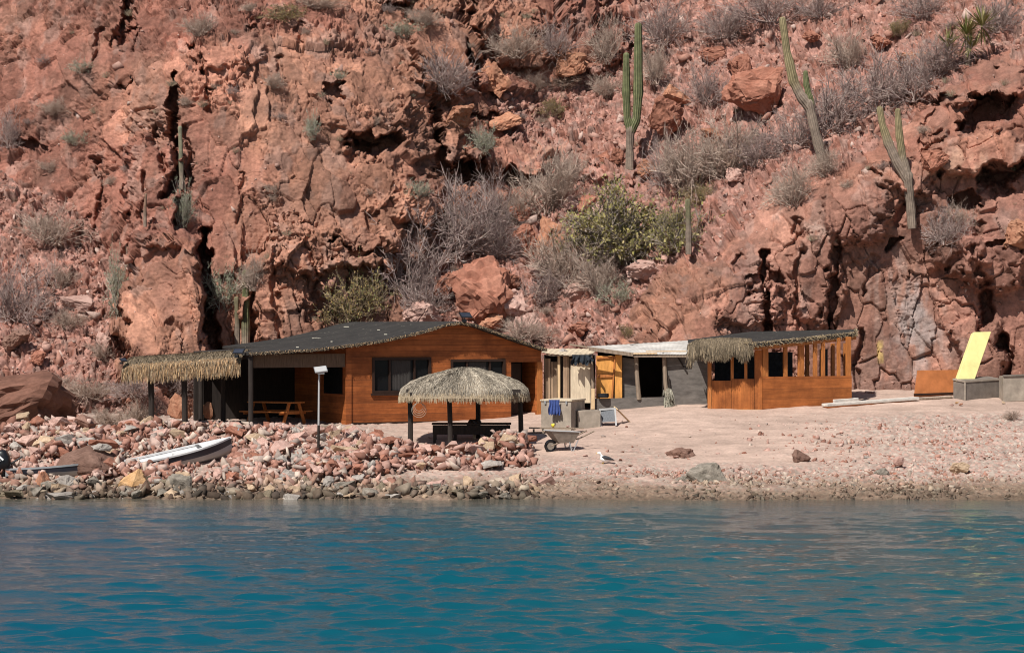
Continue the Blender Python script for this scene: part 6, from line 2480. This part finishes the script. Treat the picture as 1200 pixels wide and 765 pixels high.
# ------------------------------------------------------------------ a few single stones left about on the sand
for i in range(46):
    px_, py_ = rng.uniform(640, 1190), rng.uniform(528, 578)
    if 690 < px_ < 720 and py_ < 550:
        continue
    q = on_ground(px_, py_)
    s_ = rng.uniform(.10, .26)
    dk_ = py_ > 560
    single_rock('stone', q + Vector((0, 0, .02)), (s_ * rng.uniform(.9, 1.5), s_, s_ * rng.uniform(.5, .8)), ['rock_wet', 'rock_algae', 'rock_brown'][i % 3] if dk_ else ['rock_pink', 'rock_brown', 'rock_red', 'rock_grey'][i % 4],
                'weedy stone at the water edge of the open beach' if dk_ else 'single stone scattered on the open gravel beach',
                'stone', 'weedy stones on the open beach' if dk_ else 'stones scattered on the open beach', mesh_i=i)
# ------------------------------------------------------------------ water
def water():
    pxs = np.arange(-420, 1621, 2.9)
    pys = np.concatenate([np.arange(578, 620, .25), np.arange(620, 790, .42), np.arange(790, 930, 1.5)])
    A, B = np.meshgrid(pxs, pys)
    Y = EYE * F / (B - CY)
    X = (A - CX) * Y / F
    x, y = X.ravel(), Y.ravel()

    # a wind sea: many small wave trains, most of them running towards the shore
    g = np.random.default_rng(21)
    calm = .22 + .78 * smooth(66.5, 58, y)
    gust = np.clip(.75 + .8 * fbm(np.stack([x / 6, y / 11, x * 0], 1).astype(np.float32), 2, 9), .25, 1.6)
    z = np.zeros_like(x)
    sx_, sy_ = np.zeros_like(x), np.zeros_like(x)
    for i in range(96):
        lam = math.exp(g.uniform(math.log(.20), math.log(2.4)))
        th = g.normal(0, .42) + math.pi / 2
        k_ = 2 * math.pi / lam
        a_ = .0235 * lam / (2 * math.pi) * (.62 if lam > 1.1 else 1.18)
        ph = k_ * (x * math.cos(th) + y * math.sin(th)) + g.uniform(0, 6.283) + 1.2 * vnoise(np.stack([x / 5 + i, y / 5, x * 0], 1).astype(np.float32), 3)
        amp = a_ * (gust if lam < 1.4 else 1.0)
        z += amp * np.sin(ph)
        sx_ += amp * np.cos(ph) * math.cos(th)
        sy_ += amp * np.cos(ph) * math.sin(th)
    z = z * calm
    x = x + sx_ * calm * .9
    y = y + sy_ * calm * .9
    o = raw_mesh('sea', np.stack([x, y, z], 1), grid_faces(len(pys), len(pxs))[:, ::-1], None, None, smooth_=True)
    m, nt, b = new_mat('sea_water')
    v = mapped(nt, (1, 1, 1))
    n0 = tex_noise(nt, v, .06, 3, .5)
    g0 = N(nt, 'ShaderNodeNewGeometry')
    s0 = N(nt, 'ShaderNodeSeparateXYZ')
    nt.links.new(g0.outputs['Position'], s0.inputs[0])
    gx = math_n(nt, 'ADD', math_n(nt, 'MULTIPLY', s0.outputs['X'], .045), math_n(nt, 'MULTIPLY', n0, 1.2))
    c = mixc(nt, ramp(nt, gx, -.2, 1.3), (.001, .062, .104), (.004, .072, .082))      # blue of the reflected sky put into the left water's colour, greener right
    gp_ = N(nt, 'ShaderNodeNewGeometry')
    sp = N(nt, 'ShaderNodeSeparateXYZ')
    nt.links.new(gp_.outputs['Position'], sp.inputs[0])
    dist = math_n(nt, 'ADD', sp.outputs['Y'], math_n(nt, 'MULTIPLY', n0, 3.0))
    mr = N(nt, 'ShaderNodeMapRange', interpolation_type='SMOOTHSTEP')
    mr.inputs[1].default_value = 63.5
    mr.inputs[2].default_value = 69.0
    nt.links.new(dist, mr.inputs[0])
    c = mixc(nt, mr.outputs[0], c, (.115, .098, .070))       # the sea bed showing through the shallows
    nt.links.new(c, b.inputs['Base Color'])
    b.inputs['Roughness'].default_value = .04
    b.inputs['IOR'].default_value = 1.333
    b.inputs['Specular IOR Level'].default_value = .5
    n1 = tex_noise(nt, mapped(nt, (4.0, 9.0, 1)), 1.0, 5, .65)
    bump(nt, b, n1, .55, .03)
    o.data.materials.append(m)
    tag(o, 'rippled teal blue sea water', 'sea', kind='structure')
    # the same sheet of water going on beyond the picture, left, right and behind the viewer
    mb = MB()
    yb, yt = float(Y.min()), float(Y.max())
    xl0, xl1 = float(X[-1, 0]), float(X[0, 0])
    xr0, xr1 = float(X[-1, -1]), float(X[0, -1])
    mb.add([(xl0, yb, 0), (xl1, yt, 0), (-400, yt, 0), (-400, yb, 0)], [(0, 1, 2, 3)])
    mb.add([(xr0, yb, 0), (400, yb, 0), (400, yt, 0), (xr1, yt, 0)], [(0, 1, 2, 3)])
    mb.add([(-400, yb, 0), (400, yb, 0), (400, -400, 0), (-400, -400, 0)], [(0, 3, 2, 1)])
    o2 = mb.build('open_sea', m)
    tag(o2, 'open sea around the bay', 'sea', kind='structure')


water()
